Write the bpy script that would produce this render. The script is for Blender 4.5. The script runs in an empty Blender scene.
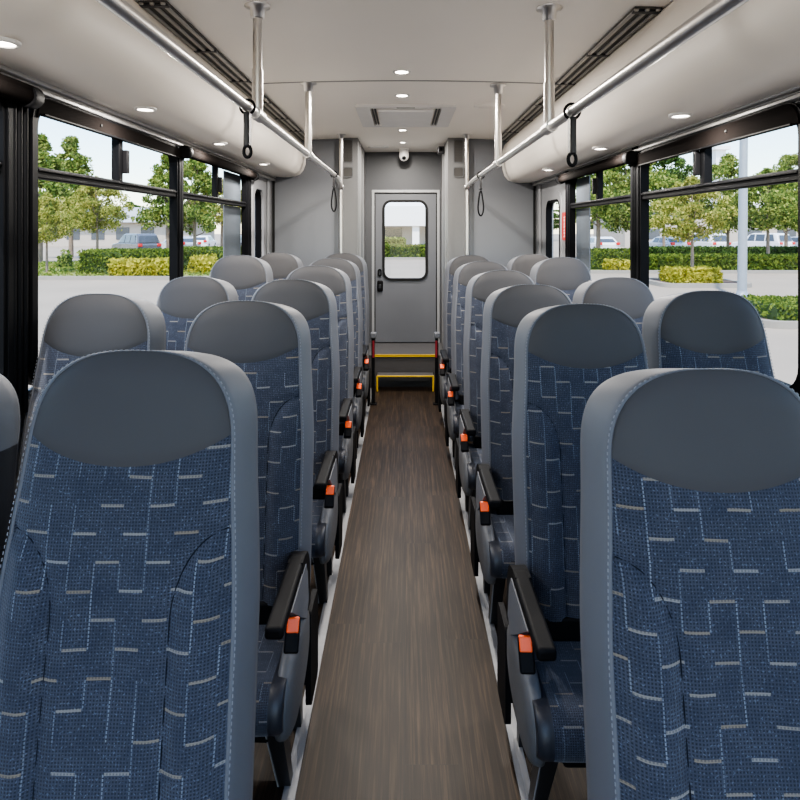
import bpy, bmesh, math, random
from mathutils import Vector, Matrix, Euler
PI = math.pi
random.seed(7)
C = bpy.context.scene.collection
CAMZ, F = 1.35, 612.0
FZ = -0.14                      # bus floor
LZ = 0.16                       # rear landing
GZ = -0.75                      # ground outside, below the bus floor

# ------------------------------------------------------------------ materials
def new_mat(name):
    m = bpy.data.materials.new(name); m.use_nodes = True
    return m, m.node_tree, m.node_tree.nodes['Principled BSDF']

def N(nt, t, **kw):
    n = nt.nodes.new(t)
    for k, v in kw.items(): setattr(n, k, v)
    return n

def math_(nt, op, a, b=None, c=None):
    n = nt.nodes.new('ShaderNodeMath'); n.operation = op
    for i, v in enumerate((a, b, c)):
        if v is None: continue
        if isinstance(v, (int, float)): n.inputs[i].default_value = v
        else: nt.links.new(v, n.inputs[i])
    return n.outputs[0]

def mixc(nt, fac, a, b, mode='MIX'):
    n = nt.nodes.new('ShaderNodeMix'); n.data_type = 'RGBA'; n.blend_type = mode
    for idx, v in ((0, fac), (6, a), (7, b)):
        if isinstance(v, (int, float)): n.inputs[idx].default_value = v
        elif isinstance(v, tuple): n.inputs[idx].default_value = (*v, 1)
        else: nt.links.new(v, n.inputs[idx])
    return n.outputs[2]

def simple(name, col, rough=.5, metal=0., noise=.06, scale=12., bump=0., bscale=200., spec=.5, coat=0.):
    m, nt, b = new_mat(name)
    tc = N(nt, 'ShaderNodeTexCoord')
    nz = N(nt, 'ShaderNodeTexNoise'); nz.inputs['Scale'].default_value = scale; nz.inputs['Detail'].default_value = 4
    nt.links.new(tc.outputs['Object'], nz.inputs['Vector'])
    lo = tuple(c*(1-noise) for c in col); hi = tuple(min(1, c*(1+noise)) for c in col)
    c = mixc(nt, nz.outputs['Fac'], lo, hi)
    nt.links.new(c, b.inputs['Base Color'])
    b.inputs['Roughness'].default_value = rough; b.inputs['Metallic'].default_value = metal
    b.inputs['Specular IOR Level'].default_value = spec
    b.inputs['Coat Weight'].default_value = coat
    if bump:
        n2 = N(nt, 'ShaderNodeTexNoise'); n2.inputs['Scale'].default_value = bscale; n2.inputs['Detail'].default_value = 3
        nt.links.new(tc.outputs['Object'], n2.inputs['Vector'])
        bp = N(nt, 'ShaderNodeBump'); bp.inputs['Strength'].default_value = bump; bp.inputs['Distance'].default_value = .002
        nt.links.new(n2.outputs['Fac'], bp.inputs['Height']); nt.links.new(bp.outputs['Normal'], b.inputs['Normal'])
    return m

def emit(name, col, s):
    m, nt, b = new_mat(name)
    b.inputs['Base Color'].default_value = (*col, 1)
    b.inputs['Emission Color'].default_value = (*col, 1); b.inputs['Emission Strength'].default_value = s
    return m

def fabric_mat():
    m, nt, b = new_mat('navy_patterned_fabric')
    uv = N(nt, 'ShaderNodeTexCoord'); sep = N(nt, 'ShaderNodeSeparateXYZ')
    oi = N(nt, 'ShaderNodeObjectInfo')
    nt.links.new(uv.outputs['UV'], sep.inputs[0])
    A, P = .041, .082
    X = math_(nt, 'ADD', sep.outputs[0], math_(nt, 'MULTIPLY', math_(nt, 'FLOOR', math_(nt, 'MULTIPLY', oi.outputs['Random'], 40)), .061))
    Y = math_(nt, 'ADD', sep.outputs[1], math_(nt, 'MULTIPLY', math_(nt, 'FLOOR', math_(nt, 'MULTIPLY', oi.outputs['Random'], 63)), .037))
    wob = N(nt, 'ShaderNodeTexNoise'); wob.inputs['Scale'].default_value = 9
    nt.links.new(uv.outputs['UV'], wob.inputs['Vector'])
    wb = math_(nt, 'MULTIPLY', math_(nt, 'SUBTRACT', wob.outputs['Fac'], .5), .005)
    u = math_(nt, 'DIVIDE', math_(nt, 'ADD', X, wb), A)
    i = math_(nt, 'FLOOR', u); fu = math_(nt, 'FRACT', u)
    v = math_(nt, 'ADD', math_(nt, 'DIVIDE', math_(nt, 'ADD', Y, wb), P), math_(nt, 'MULTIPLY', i, .5))
    k = math_(nt, 'FLOOR', v); fv = math_(nt, 'FRACT', v)
    def rnd(a, bb, seed):
        cb = N(nt, 'ShaderNodeCombineXYZ')
        nt.links.new(a, cb.inputs[0]); nt.links.new(bb, cb.inputs[1]); cb.inputs[2].default_value = seed
        w = N(nt, 'ShaderNodeTexWhiteNoise', noise_dimensions='3D'); nt.links.new(cb.outputs[0], w.inputs['Vector'])
        return w.outputs['Value']
    r1 = rnd(i, k, 1.5)
    dash = math_(nt, 'LESS_THAN', math_(nt, 'ABSOLUTE', math_(nt, 'SUBTRACT', fv, .5)), .026)
    dash = math_(nt, 'MULTIPLY', dash, math_(nt, 'LESS_THAN', math_(nt, 'ABSOLUTE', math_(nt, 'SUBTRACT', fu, .5)), .46))
    dash = math_(nt, 'MULTIPLY', dash, math_(nt, 'LESS_THAN', r1, .84))
    # upright runs of dashes on the column borders
    ib = math_(nt, 'FLOOR', math_(nt, 'ADD', u, .5))
    v2 = math_(nt, 'ADD', math_(nt, 'MULTIPLY', v, 2), 0)
    vv = math_(nt, 'ADD', math_(nt, 'MULTIPLY', math_(nt, 'DIVIDE', math_(nt, 'ADD', Y, wb), P), 2), 1)
    kk = math_(nt, 'FLOOR', vv)
    r2 = rnd(ib, kk, 7.5)
    up = math_(nt, 'LESS_THAN', math_(nt, 'ABSOLUTE', math_(nt, 'SUBTRACT', u, ib)), .026)
    up = math_(nt, 'MULTIPLY', up, math_(nt, 'LESS_THAN', r2, .52))
    up = math_(nt, 'MULTIPLY', up, math_(nt, 'GREATER_THAN', math_(nt, 'FRACT', math_(nt, 'DIVIDE', Y, .0056)), .32))
    # fine weave
    wx = math_(nt, 'SINE', math_(nt, 'MULTIPLY', X, 2*PI/.0050)); wy = math_(nt, 'SINE', math_(nt, 'MULTIPLY', Y, 2*PI/.0050))
    weave = math_(nt, 'MAXIMUM', wx, wy)
    weave = math_(nt, 'MULTIPLY_ADD', weave, .5, .5)
    nz = N(nt, 'ShaderNodeTexNoise'); nz.inputs['Scale'].default_value = 260; nz.inputs['Detail'].default_value = 2
    nt.links.new(uv.outputs['UV'], nz.inputs['Vector'])
    nz2 = N(nt, 'ShaderNodeTexNoise'); nz2.inputs['Scale'].default_value = 26; nz2.inputs['Detail'].default_value = 3
    nt.links.new(uv.outputs['UV'], nz2.inputs['Vector'])
    base = mixc(nt, weave, (.0108, .0122, .0175), (.048, .055, .076))
    spk = math_(nt, 'GREATER_THAN', nz.outputs['Fac'], .63)
    base = mixc(nt, math_(nt, 'MULTIPLY', spk, .55), base, (.12, .14, .19))
    base = mixc(nt, math_(nt, 'MULTIPLY', math_(nt, 'SUBTRACT', .62, nz2.outputs['Fac']), 1.3), base, (.014, .019, .034))
    tan_ = mixc(nt, rnd(i, k, 3.3), (.17, .14, .105), (.20, .195, .19))
    base = mixc(nt, math_(nt, 'MULTIPLY', up, math_(nt, 'MULTIPLY_ADD', r2, 1., .42)), base, (.17, .19, .225))
    base = mixc(nt, math_(nt, 'MULTIPLY', dash, math_(nt, 'MULTIPLY_ADD', weave, .5, .45)), base, tan_)
    nt.links.new(base, b.inputs['Base Color'])
    b.inputs['Roughness'].default_value = .9; b.inputs['Specular IOR Level'].default_value = .15
    b.inputs['Sheen Weight'].default_value = .25
    bp = N(nt, 'ShaderNodeBump'); bp.inputs['Strength'].default_value = .35; bp.inputs['Distance'].default_value = .001
    nt.links.new(weave, bp.inputs['Height']); nt.links.new(bp.outputs['Normal'], b.inputs['Normal'])
    return m

def floor_mat():
    m, nt, b = new_mat('wood_plank_vinyl')
    tc = N(nt, 'ShaderNodeTexCoord'); sep = N(nt, 'ShaderNodeSeparateXYZ'); nt.links.new(tc.outputs['Object'], sep.inputs[0])
    u = math_(nt, 'DIVIDE', sep.outputs[0], .152); i = math_(nt, 'FLOOR', u)
    w = N(nt, 'ShaderNodeTexWhiteNoise', noise_dimensions='1D'); nt.links.new(i, w.inputs['W'])
    v = math_(nt, 'ADD', math_(nt, 'DIVIDE', sep.outputs[1], 1.2), w.outputs['Value']); k = math_(nt, 'FLOOR', v)
    cb = N(nt, 'ShaderNodeCombineXYZ'); nt.links.new(i, cb.inputs[0]); nt.links.new(k, cb.inputs[1])
    w2 = N(nt, 'ShaderNodeTexWhiteNoise', noise_dimensions='3D'); nt.links.new(cb.outputs[0], w2.inputs['Vector'])
    mp = N(nt, 'ShaderNodeMapping'); mp.inputs['Scale'].default_value = (120, 3.2, 1); nt.links.new(tc.outputs['Object'], mp.inputs[0])
    off = N(nt, 'ShaderNodeVectorMath', operation='ADD'); nt.links.new(mp.outputs[0], off.inputs[0]); nt.links.new(w2.outputs['Color'], off.inputs[1])
    sc = N(nt, 'ShaderNodeVectorMath', operation='SCALE'); nt.links.new(w2.outputs['Color'], sc.inputs[0]); sc.inputs['Scale'].default_value = 40
    nt.links.new(sc.outputs[0], off.inputs[1])
    g = N(nt, 'ShaderNodeTexNoise'); g.inputs['Scale'].default_value = 1; g.inputs['Detail'].default_value = 6; g.inputs['Roughness'].default_value = .65
    nt.links.new(off.outputs[0], g.inputs['Vector'])
    mp2 = N(nt, 'ShaderNodeMapping'); mp2.inputs['Scale'].default_value = (16, .9, 1); nt.links.new(tc.outputs['Object'], mp2.inputs[0])
    g2 = N(nt, 'ShaderNodeTexNoise'); g2.inputs['Scale'].default_value = 1; g2.inputs['Detail'].default_value = 3
    nt.links.new(mp2.outputs[0], g2.inputs['Vector'])
    cr = N(nt, 'ShaderNodeValToRGB'); e = cr.color_ramp.elements
    e[0].position = .30; e[0].color = (.0085, .0048, .0028, 1); e[1].position = .72; e[1].color = (.092, .057, .033, 1)
    x = e.new(.5); x.color = (.026, .0155, .009, 1)
    nt.links.new(g.outputs['Fac'], cr.inputs[0])
    c = mixc(nt, math_(nt, 'MULTIPLY', g2.outputs['Fac'], .55), cr.outputs[0], (.012, .0088, .0065))
    c = mixc(nt, math_(nt, 'MULTIPLY', w2.outputs['Value'], .30), c, (.033, .0245, .018))
    fx = math_(nt, 'FRACT', u); fy = math_(nt, 'FRACT', v)
    gap = math_(nt, 'MAXIMUM', math_(nt, 'LESS_THAN', fx, .014), math_(nt, 'LESS_THAN', fy, .002))
    c = mixc(nt, math_(nt, 'MULTIPLY', gap, .6), c, (.02, .016, .013))
    nt.links.new(c, b.inputs['Base Color'])
    b.inputs['Roughness'].default_value = .48; b.inputs['Specular IOR Level'].default_value = .25
    bp = N(nt, 'ShaderNodeBump'); bp.inputs['Strength'].default_value = .12; bp.inputs['Distance'].default_value = .001
    nt.links.new(g.outputs['Fac'], bp.inputs['Height']); nt.links.new(bp.outputs['Normal'], b.inputs['Normal'])
    return m

def glass_mat(name='window_glass', tint=(.97, .985, .985), refl=.05):
    m, nt, b = new_mat(name); nt.nodes.remove(b)
    out = nt.nodes['Material Output']
    tr = N(nt, 'ShaderNodeBsdfTransparent'); tr.inputs[0].default_value = (*tint, 1)
    gl = N(nt, 'ShaderNodeBsdfGlossy'); gl.inputs['Roughness'].default_value = .03
    mx = N(nt, 'ShaderNodeMixShader'); mx.inputs[0].default_value = refl
    nt.links.new(tr.outputs[0], mx.inputs[1]); nt.links.new(gl.outputs[0], mx.inputs[2]); nt.links.new(mx.outputs[0], out.inputs[0])
    return m

def leaf_mat(name, cols):
    m, nt, b = new_mat(name); nt.nodes.remove(b)
    out = nt.nodes['Material Output']
    ge = N(nt, 'ShaderNodeNewGeometry')
    cr = N(nt, 'ShaderNodeValToRGB'); e = cr.color_ramp.elements
    e[0].color = (*cols[0], 1); e[1].color = (*cols[-1], 1)
    for j, c in enumerate(cols[1:-1]):
        q = e.new((j+1)/(len(cols)-1)); q.color = (*c, 1)
    nt.links.new(ge.outputs['Random Per Island'], cr.inputs[0])
    d = N(nt, 'ShaderNodeBsdfDiffuse'); t = N(nt, 'ShaderNodeBsdfTranslucent')
    nt.links.new(cr.outputs[0], d.inputs[0]); nt.links.new(cr.outputs[0], t.inputs[0])
    mx = N(nt, 'ShaderNodeMixShader'); mx.inputs[0].default_value = .35
    nt.links.new(d.outputs[0], mx.inputs[1]); nt.links.new(t.outputs[0], mx.inputs[2]); nt.links.new(mx.outputs[0], out.inputs[0])
    return m

M = {}
M['fabric'] = fabric_mat()
M['vinyl'] = simple('grey_vinyl', (.050, .0485, .0505), .6, spec=.2, bump=.12, bscale=900, noise=.04)
M['vinyl_band_lit'] = simple('grey_vinyl_side_lit', (.100, .104, .117), .55, spec=.25, bump=.10, bscale=900, noise=.04)  # same vinyl as the headrest, side light painted into its paler colour
M['vinyl_dark'] = simple('dark_blue_grey_vinyl', (.022, .024, .032), .45, bump=.1, bscale=900)
M['seam'] = simple('dark_navy_seam', (.010, .012, .018), .9, spec=.1)
M['thread'] = simple('pale_thread', (.16, .165, .18), .8)
M['black'] = simple('black_plastic', (.005, .005, .006), .6, spec=.14, bump=.08, bscale=700)
M['blackvinyl'] = simple('black_vinyl', (.014, .014, .017), .38, bump=.12, bscale=300)
M['cap'] = simple('grey_moulded_plastic', (.095, .097, .102), .5, bump=.1, bscale=900)
M['greyplastic'] = simple('mid_grey_plastic', (.12, .126, .14), .45)
M['orange'] = simple('orange_red_button', (.95, .12, .02), .4)
M['steel_dark'] = simple('dark_steel', (.05, .05, .054), .4, .7)
M['steel'] = simple('brushed_stainless', (.66, .64, .62), .30, 1., noise=.03, scale=30)
M['alu'] = simple('satin_aluminium', (.34, .344, .355), .42, .35, noise=.05, scale=40)
M['strip'] = simple('grey_floor_strip', (.24, .242, .25), .5, .2, noise=.12, scale=40)
M['alu_pale'] = simple('pale_aluminium', (.55, .54, .53), .38, .5)
M['ceil'] = simple('warm_white_ceiling_panel', (.93, .88, .81), .6, noise=.02, scale=3)
M['cove'] = simple('pale_grey_cove_panel', (.86, .80, .725), .5, noise=.02, scale=3)
M['wall'] = simple('grey_wall_panel', (.22, .223, .235), .5, noise=.03, scale=4)
M['panel'] = simple('blue_grey_rear_panel', (.150, .157, .174), .42, noise=.05, scale=3)
M['panel_dk'] = simple('dark_grey_rear_wall', (.068, .070, .077), .5, noise=.05, scale=3)
M['column'] = simple('rear_column_panel', (.135, .135, .136), .45, noise=.04, scale=3)
M['door'] = simple('grey_painted_door', (.122, .127, .142), .42, noise=.04, scale=3)
M['frame'] = simple('black_window_frame', (.003, .0032, .004), .6, spec=.08)
M['rubber'] = simple('black_rubber', (.006, .006, .006), .6, spec=.3)
M['valance'] = simple('dark_brown_valance', (.007, .0056, .0052), .95, noise=.12, scale=20, spec=.03)
M['filler'] = simple('blue_grey_film', (.07, .08, .096), .35, noise=.08, scale=6)
M['yellow'] = simple('yellow_edging', (.72, .46, .03), .45)
M['riser'] = simple('dark_riser', (.075, .07, .07), .55)
M['landing'] = simple('grey_landing_vinyl', (.085, .082, .083), .38, noise=.15, scale=30)
M['white'] = simple('white_plastic', (.72, .70, .68), .4)
M['red'] = simple('red_label', (.36, .012, .010), .45)
M['redbelt'] = simple('red_webbing', (.22, .012, .02), .8)
M['dkslot'] = simple('dark_slot', (.05, .047, .044), .6)
M['slat'] = simple('grey_metal_slat', (.36, .35, .33), .4, .5)
M['lamp'] = emit('lamp_lens', (1., .93, .82), 6.)
M['floor'] = floor_mat()
M['glass'] = glass_mat()
M['glass_dark'] = glass_mat('smoked_glass', (.55, .57, .60), .06)
# outdoors
M['concrete'] = simple('pale_concrete', (.275, .228, .175), .9, noise=.2, scale=.35, bump=.1, bscale=30)
M['kerb'] = simple('kerb_concrete', (.25, .225, .19), .9, noise=.1, scale=2)
M['soil'] = simple('mulch', (.10, .062, .045), .95, noise=.4, scale=8)
M['bark'] = simple('tree_bark', (.20, .15, .11), .9, noise=.3, scale=6)
M['grassm'] = leaf_mat('lawn_blades', [(.10, .16, .03), (.22, .27, .06), (.32, .30, .10)])
M['lawn'] = simple('lawn_ground', (.17, .20, .06), .95, noise=.4, scale=3)
M['leafA'] = leaf_mat('leaf_mid_green', [(.045, .085, .022), (.125, .19, .045), (.25, .30, .075), (.39, .40, .12)])
M['leafB'] = leaf_mat('leaf_yellow_green', [(.09, .13, .03), (.24, .27, .06), (.38, .37, .09), (.52, .46, .15)])
M['leafC'] = leaf_mat('leaf_dark_green', [(.03, .06, .02), (.07, .12, .035), (.13, .19, .05)])
M['leafH'] = leaf_mat('hedge_green', [(.04, .075, .018), (.11, .155, .032), (.22, .26, .05)])
M['leafY'] = leaf_mat('shrub_yellow', [(.20, .21, .035), (.40, .37, .05), (.58, .50, .09)])
M['hcore'] = simple('hedge_core', (.045, .075, .018), .95, noise=.3, scale=6)
M['bwall'] = simple('tan_render', (.42, .36, .30), .9, noise=.06, scale=.6)
M['bwhite'] = simple('white_render', (.80, .79, .77), .8, noise=.03, scale=.6)
M['bgrey'] = simple('grey_render', (.42, .41, .40), .85, noise=.05, scale=.6)
M['roofg'] = simple('grey_roof_sheet', (.36, .37, .38), .7, noise=.1, scale=2)
M['bglass'] = simple('dark_building_glass', (.06, .07, .085), .15)
M['carw'] = simple('white_car_paint', (.75, .76, .78), .25, coat=.5)
M['carg'] = simple('dark_grey_car_paint', (.10, .11, .13), .25, .2, coat=.6)
M['cars'] = simple('silver_car_paint', (.45, .47, .50), .25, .3, coat=.6)
M['tail'] = simple('tail_light_red', (.55, .02, .02), .25)
M['tyre'] = simple('tyre', (.02, .02, .02), .8)
M['postm'] = simple('galvanised_post', (.27, .29, .32), .45, .3)

# ------------------------------------------------------------------ mesh helpers
class MB:
    def __init__(s): s.v, s.f, s.mi, s.sm, s.uv = [], [], [], [], {}
    def add(s, vs, fs, mi=0, smooth=False, uvs=None):
        o = len(s.v); s.v += [tuple(p) for p in vs]
        for f in fs:
            s.f.append(tuple(o+i for i in f)); s.mi.append(mi); s.sm.append(smooth)
        if uvs:
            for i, q in enumerate(uvs): s.uv[o+i] = q
        return s
    def box(s, a, b, mi=0, mat=None, smooth=False):
        x0, y0, z0 = a; x1, y1, z1 = b
        vs = [(x0,y0,z0),(x1,y0,z0),(x1,y1,z0),(x0,y1,z0),(x0,y0,z1),(x1,y0,z1),(x1,y1,z1),(x0,y1,z1)]
        if mat is not None: vs = [tuple(mat @ Vector(p)) for p in vs]
        return s.add(vs, [(0,3,2,1),(4,5,6,7),(0,1,5,4),(1,2,6,5),(2,3,7,6),(3,0,4,7)], mi, smooth)
    def rbox(s, a, b, r=.005, mi=0, mat=None, seg=2):
        bm = bmesh.new(); bmesh.ops.create_cube(bm, size=1)
        c = [(a[i]+b[i])/2 for i in range(3)]; d = [abs(b[i]-a[i]) for i in range(3)]
        for v in bm.verts: v.co = Vector((c[i]+v.co[i]*d[i] for i in range(3)))
        r = min(r, min(d)*.49)
        bmesh.ops.bevel(bm, geom=list(bm.edges), offset=r, segments=seg, profile=.5, affect='EDGES')
        bm.normal_update(); flat = [max(abs(c) for c in f.normal) > .9999 for f in bm.faces]
        k = len(s.sm); s.bm(bm, mi, mat, True)
        for j, fl in enumerate(flat): s.sm[k+j] = not fl
        return s
    def bm(s, bm, mi=0, mat=None, smooth=True):
        bm.verts.index_update()
        vs = [tuple((mat @ v.co) if mat is not None else v.co) for v in bm.verts]
        s.add(vs, [tuple(v.index for v in f.verts) for f in bm.faces], mi, smooth); bm.free(); return s
    def tube(s, pts, r, n=12, mi=0, cap=True, closed=False):
        pts = [Vector(p) for p in pts]; rs = r if isinstance(r, (list, tuple)) else [r]*len(pts)
        vs, m = [], len(pts); ref = None
        for i, p in enumerate(pts):
            if closed: t = pts[(i+1) % m]-pts[i-1]
            else: t = pts[min(i+1, m-1)]-pts[max(i-1, 0)]
            t.normalize()
            if ref is None: ref = Vector((0,0,1)) if abs(t.z) < .9 else Vector((1,0,0))
            a = (ref - t*ref.dot(t)).normalized(); bb = t.cross(a); ref = a
            for k in range(n):
                an = 2*PI*k/n; vs.append(p + (a*math.cos(an)+bb*math.sin(an))*rs[i])
        fs = []
        for i in range(m if closed else m-1):
            j = (i+1) % m
            for k in range(n): fs.append((i*n+k, i*n+(k+1)%n, j*n+(k+1)%n, j*n+k))
        s.add(vs, fs, mi, True)
        if cap and not closed: s.add(vs[:n], [tuple(range(n))[::-1]], mi, False); s.add(vs[-n:], [tuple(range(n))], mi, False)
        return s
    def lathe(s, prof, n=24, c=(0,0,0), mi=0, mat=None):
        vs, fs = [], []
        for r, z in prof:
            for k in range(n):
                p = Vector((r*math.cos(2*PI*k/n), r*math.sin(2*PI*k/n), z))
                if mat is not None: p = mat @ p
                vs.append((p.x+c[0], p.y+c[1], p.z+c[2]))
        for i in range(len(prof)-1):
            for k in range(n): fs.append((i*n+k, i*n+(k+1)%n, (i+1)*n+(k+1)%n, (i+1)*n+k))
        s.add(vs, fs, mi, True); s.add(vs[:n], [tuple(range(n))[::-1]], mi, False); s.add(vs[-n:], [tuple(range(n))], mi, False)
        return s
    def grid(s, P, mi=0, uv=None, flip=False, mif=None, smooth=True):
        R, K = len(P), len(P[0]); o = len(s.v)
        s.v += [tuple(p) for row in P for p in row]
        if uv:
            for i, q in enumerate([q for row in uv for q in row]): s.uv[o+i] = q
        for i in range(R-1):
            for k in range(K-1):
                f = (o+i*K+k, o+i*K+k+1, o+(i+1)*K+k+1, o+(i+1)*K+k)
                s.f.append(f[::-1] if flip else f); s.mi.append(mif(i, k) if mif else mi); s.sm.append(smooth)
        return s
    def prism(s, poly, y0, y1, axis='y', mi=0, smooth=False):
        n = len(poly)
        def P(a, b, t): return (a, t, b) if axis == 'y' else ((t, a, b) if axis == 'x' else (a, b, t))
        vs = [P(a, b, y0) for a, b in poly]+[P(a, b, y1) for a, b in poly]
        fs = [tuple(range(n)), tuple(range(n, 2*n))[::-1]]+[(i, n+i, n+(i+1)%n, (i+1)%n) for i in range(n)]
        return s.add(vs, fs, mi, smooth)
    def ring(s, outer, inner, t0, t1, axis='x', mi=0):
        """flat frame with a hole: outer and inner loops of equal length, between depths t0 and t1"""
        n = len(outer)
        def P(a, b, t): return (t, a, b) if axis == 'x' else ((a, t, b) if axis == 'y' else (a, b, t))
        vs = [P(a, b, t) for t in (t0, t1) for L in (outer, inner) for a, b in L]
        fs = []
        for i in range(n):
            j = (i+1) % n
            fs += [(i, j, n+j, n+i), (2*n+i, 3*n+i, 3*n+j, 2*n+j), (i, 2*n+i, 2*n+j, j), (n+i, n+j, 3*n+j, 3*n+i)]
        return s.add(vs, fs, mi, False)
    def build(s, name, mats, parent=None, fix=True):
        me = bpy.data.meshes.new(name); me.from_pydata(s.v, [], s.f)
        for m in (mats if isinstance(mats, (list, tuple)) else [mats]): me.materials.append(m)
        me.polygons.foreach_set('material_index', s.mi); me.polygons.foreach_set('use_smooth', s.sm)
        if s.uv:
            L = me.uv_layers.new(name='UVMap')
            for lp in me.loops: L.data[lp.index].uv = s.uv.get(lp.vertex_index, (0, 0))
        if fix:
            b = bmesh.new(); b.from_mesh(me); bmesh.ops.recalc_face_normals(b, faces=b.faces); b.to_mesh(me); b.free()
        me.update()
        o = bpy.data.objects.new(name, me); C.objects.link(o)
        if parent: o.parent = parent
        return o

def rrect(a0, a1, b0, b1, r, n=6):
    L = []
    for cx, cy, s in ((a1-r, b1-r, 0), (a0+r, b1-r, 1), (a0+r, b0+r, 2), (a1-r, b0+r, 3)):
        for k in range(n+1):
            t = PI/2*(s+k/n); L.append((cx+r*math.cos(t), cy+r*math.sin(t)))
    return L

def tag(o, label=None, cat=None, group=None, kind=None):
    if label: o['label'] = label
    if cat: o['category'] = cat
    if group: o['group'] = group
    if kind: o['kind'] = kind
    return o
def empty(name, label, cat, loc=(0,0,0), group=None, rz=0):
    o = bpy.data.objects.new(name, None); C.objects.link(o); o.location = loc; o.rotation_euler = (0,0,rz)
    o.empty_display_size = .1
    return tag(o, label, cat, group)
def struct(o, label=None, cat=None):
    return tag(o, label, cat, kind='structure')
def dup(root, loc, rz=None, label=None, group=None, scale=None):
    def rec(o, par):
        c = o.copy(); C.objects.link(c)
        if par is not None: c.parent = par
        for ch in list(o.children): rec(ch, c)
        return c
    r = rec(root, None); r.location = loc
    if rz is not None: r.rotation_euler = (0,0,rz)
    if scale is not None: r.scale = scale
    if label: r['label'] = label
    if group: r['group'] = group
    return r
def px(x, Y): return (x-404)*Y/F
def pz(y, Y): return CAMZ-(y-229)*Y/F

def lerp(a, c, t): return a+(c-a)*t
def smooth(t): t = max(0, min(1, t)); return t*t*(3-2*t)
# ------------------------------------------------------------------ bus shell
WX = 1.16; YF, YB, YP = -.45, 6.4, 5.4
YW = {'L': [(.55, 1.765), (1.878, 3.10), (3.13, 4.46)], 'R': [(.45, 1.62), (1.742, 2.97), (3.05, 4.23)]}
YS = {'L': (4.60, 4.96), 'R': (4.495, 4.985)}
WZ0 = .85; TOPZ = {'L': 1.765, 'R': 1.722}; TRZ = {'L': 1.527, 'R': 1.508}; DZ = {'L': 0., 'R': -.045}
def ceilz(x): return 2.13+.022*(1-(x/.92)**2)

b = MB(); b.box((-WX-.05, YF, FZ-.06), (WX+.05, 5.9, FZ)); struct(b.build('floor', M['floor']), 'dark wood-look plank vinyl floor of the bus', 'floor')
# aisle strips
for i, (x, side) in enumerate(((-.3015, 'left'), (.322, 'right'))):
    b = MB(); b.box((x-.017, YF, FZ), (x+.017, 5.70, FZ+.007)); b.box((x-.003, YF, FZ+.007), (x+.003, 5.70, FZ+.0085))
    struct(b.build('trim_%d' % (i+1), M['strip']), 'long aluminium floor strip along the %s edge of the aisle' % side, 'floor trim')
# side walls with openings
for side, s in (('L', -1), ('R', 1)):
    WZ1, dz = TOPZ[side], DZ[side]
    b = MB(); xa, xb = sorted((s*WX, s*(WX+.018)))
    b.box((xa, YF, FZ), (xb, YB, WZ0)); b.box((xa, YF, WZ1), (xb, YB, 2.2))
    edges = [YF+.05]
    ops = YW[side]+[YS[side]]
    cur = YF
    for (y0, y1) in ops:
        b.box((xa, cur, WZ0), (xb, y0, WZ1)); cur = y1
    b.box((xa, cur, WZ0), (xb, YB, WZ1))
    sz = {'L': 1.69, 'R': 1.605}[side]
    b.box((xa, YS[side][0], sz), (xb, YS[side][1], WZ1))
    # moulded raised grey posts at the rear of the wall
    for y0, y1 in ((YS[side][0]-.085, YS[side][0]-.05), (5.16, 5.24))[s > 0:]:
        q0, q1 = sorted((s*(WX-.018), s*WX)); b.rbox((q0, y0, WZ0), (q1, y1, 1.79+dz), .008)
    struct(b.build('wall_left' if s < 0 else 'wall_right', M['wall']), 'grey %s side wall of the bus with window openings' % ('left' if s < 0 else 'right'), 'wall')
    # aluminium rail under the cove
    b = MB()
    for z0, z1, d in ((1.772, 1.786, .030), (1.788, 1.796, .022), (1.797, 1.812, .036)):
        q0, q1 = sorted((s*(WX-d), s*WX)); b.rbox((q0, YF, z0+dz), (q1, 5.38, z1+dz), .004)
    struct(b.build('trim_3' if s < 0 else 'trim_4', M['alu_pale']), 'stepped aluminium trim above the %s windows' % ('left' if s < 0 else 'right'), 'trim')
    # cove
    prof = [(.915, 2.125), (.885, 2.09), (.868, 2.04), (.862, 1.98), (.868, 1.92), (.885, 1.87), (.915, 1.832), (.96, 1.812), (1.02, 1.806), (1.09, 1.808), (1.165, 1.815)]
    prof = [(x, z+(-.052*smooth((2.08-z)/.2) if s > 0 else 0)) for x, z in prof]
    P = [[(s*x, y, z) for x, z in prof] for y in (YF, .5, 2, 3.5, 5.395)]
    b = MB(); b.grid(P)
    b.add([(s*x, YF, z) for x, z in prof]+[(s*WX, YF, 2.125)], [tuple(range(len(prof)+1))])
    b.add([(s*x, 5.395, z) for x, z in prof]+[(s*WX, 5.395, 2.125)], [tuple(range(len(prof)+1))])
    struct(b.build('trim_5' if s < 0 else 'trim_6', M['cove']), 'rounded pale overhead cove panel above the %s windows' % ('left' if s < 0 else 'right'), 'ceiling cove')

# ceiling
xs = [-WX+i*2*WX/24 for i in range(25)]
b = MB(); b.grid([[(x, y, ceilz(x)) for x in xs] for y in (YF, .5, 1.5, 3.305)])
b.grid([[(x, y, ceilz(x)+.004) for x in xs] for y in (3.305, 4.5, YB+.05)])
b.grid([[(x, y, ceilz(x)+.05) for x in xs] for y in (YF, YB+.05)])
struct(b.build('ceiling', M['ceil'], fix=False), 'pale curved ceiling of the bus', 'ceiling')
b = MB(); xs2 = [x for x in xs if abs(x) < .9]
b.grid([[(x, y, ceilz(x)-d) for x in xs2] for y, d in ((3.298, 0), (3.300, .004), (3.308, .004), (3.310, 0))])
struct(b.build('trim_7', M['slat']), 'thin arched seam trim across the ceiling panel', 'trim')

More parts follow.
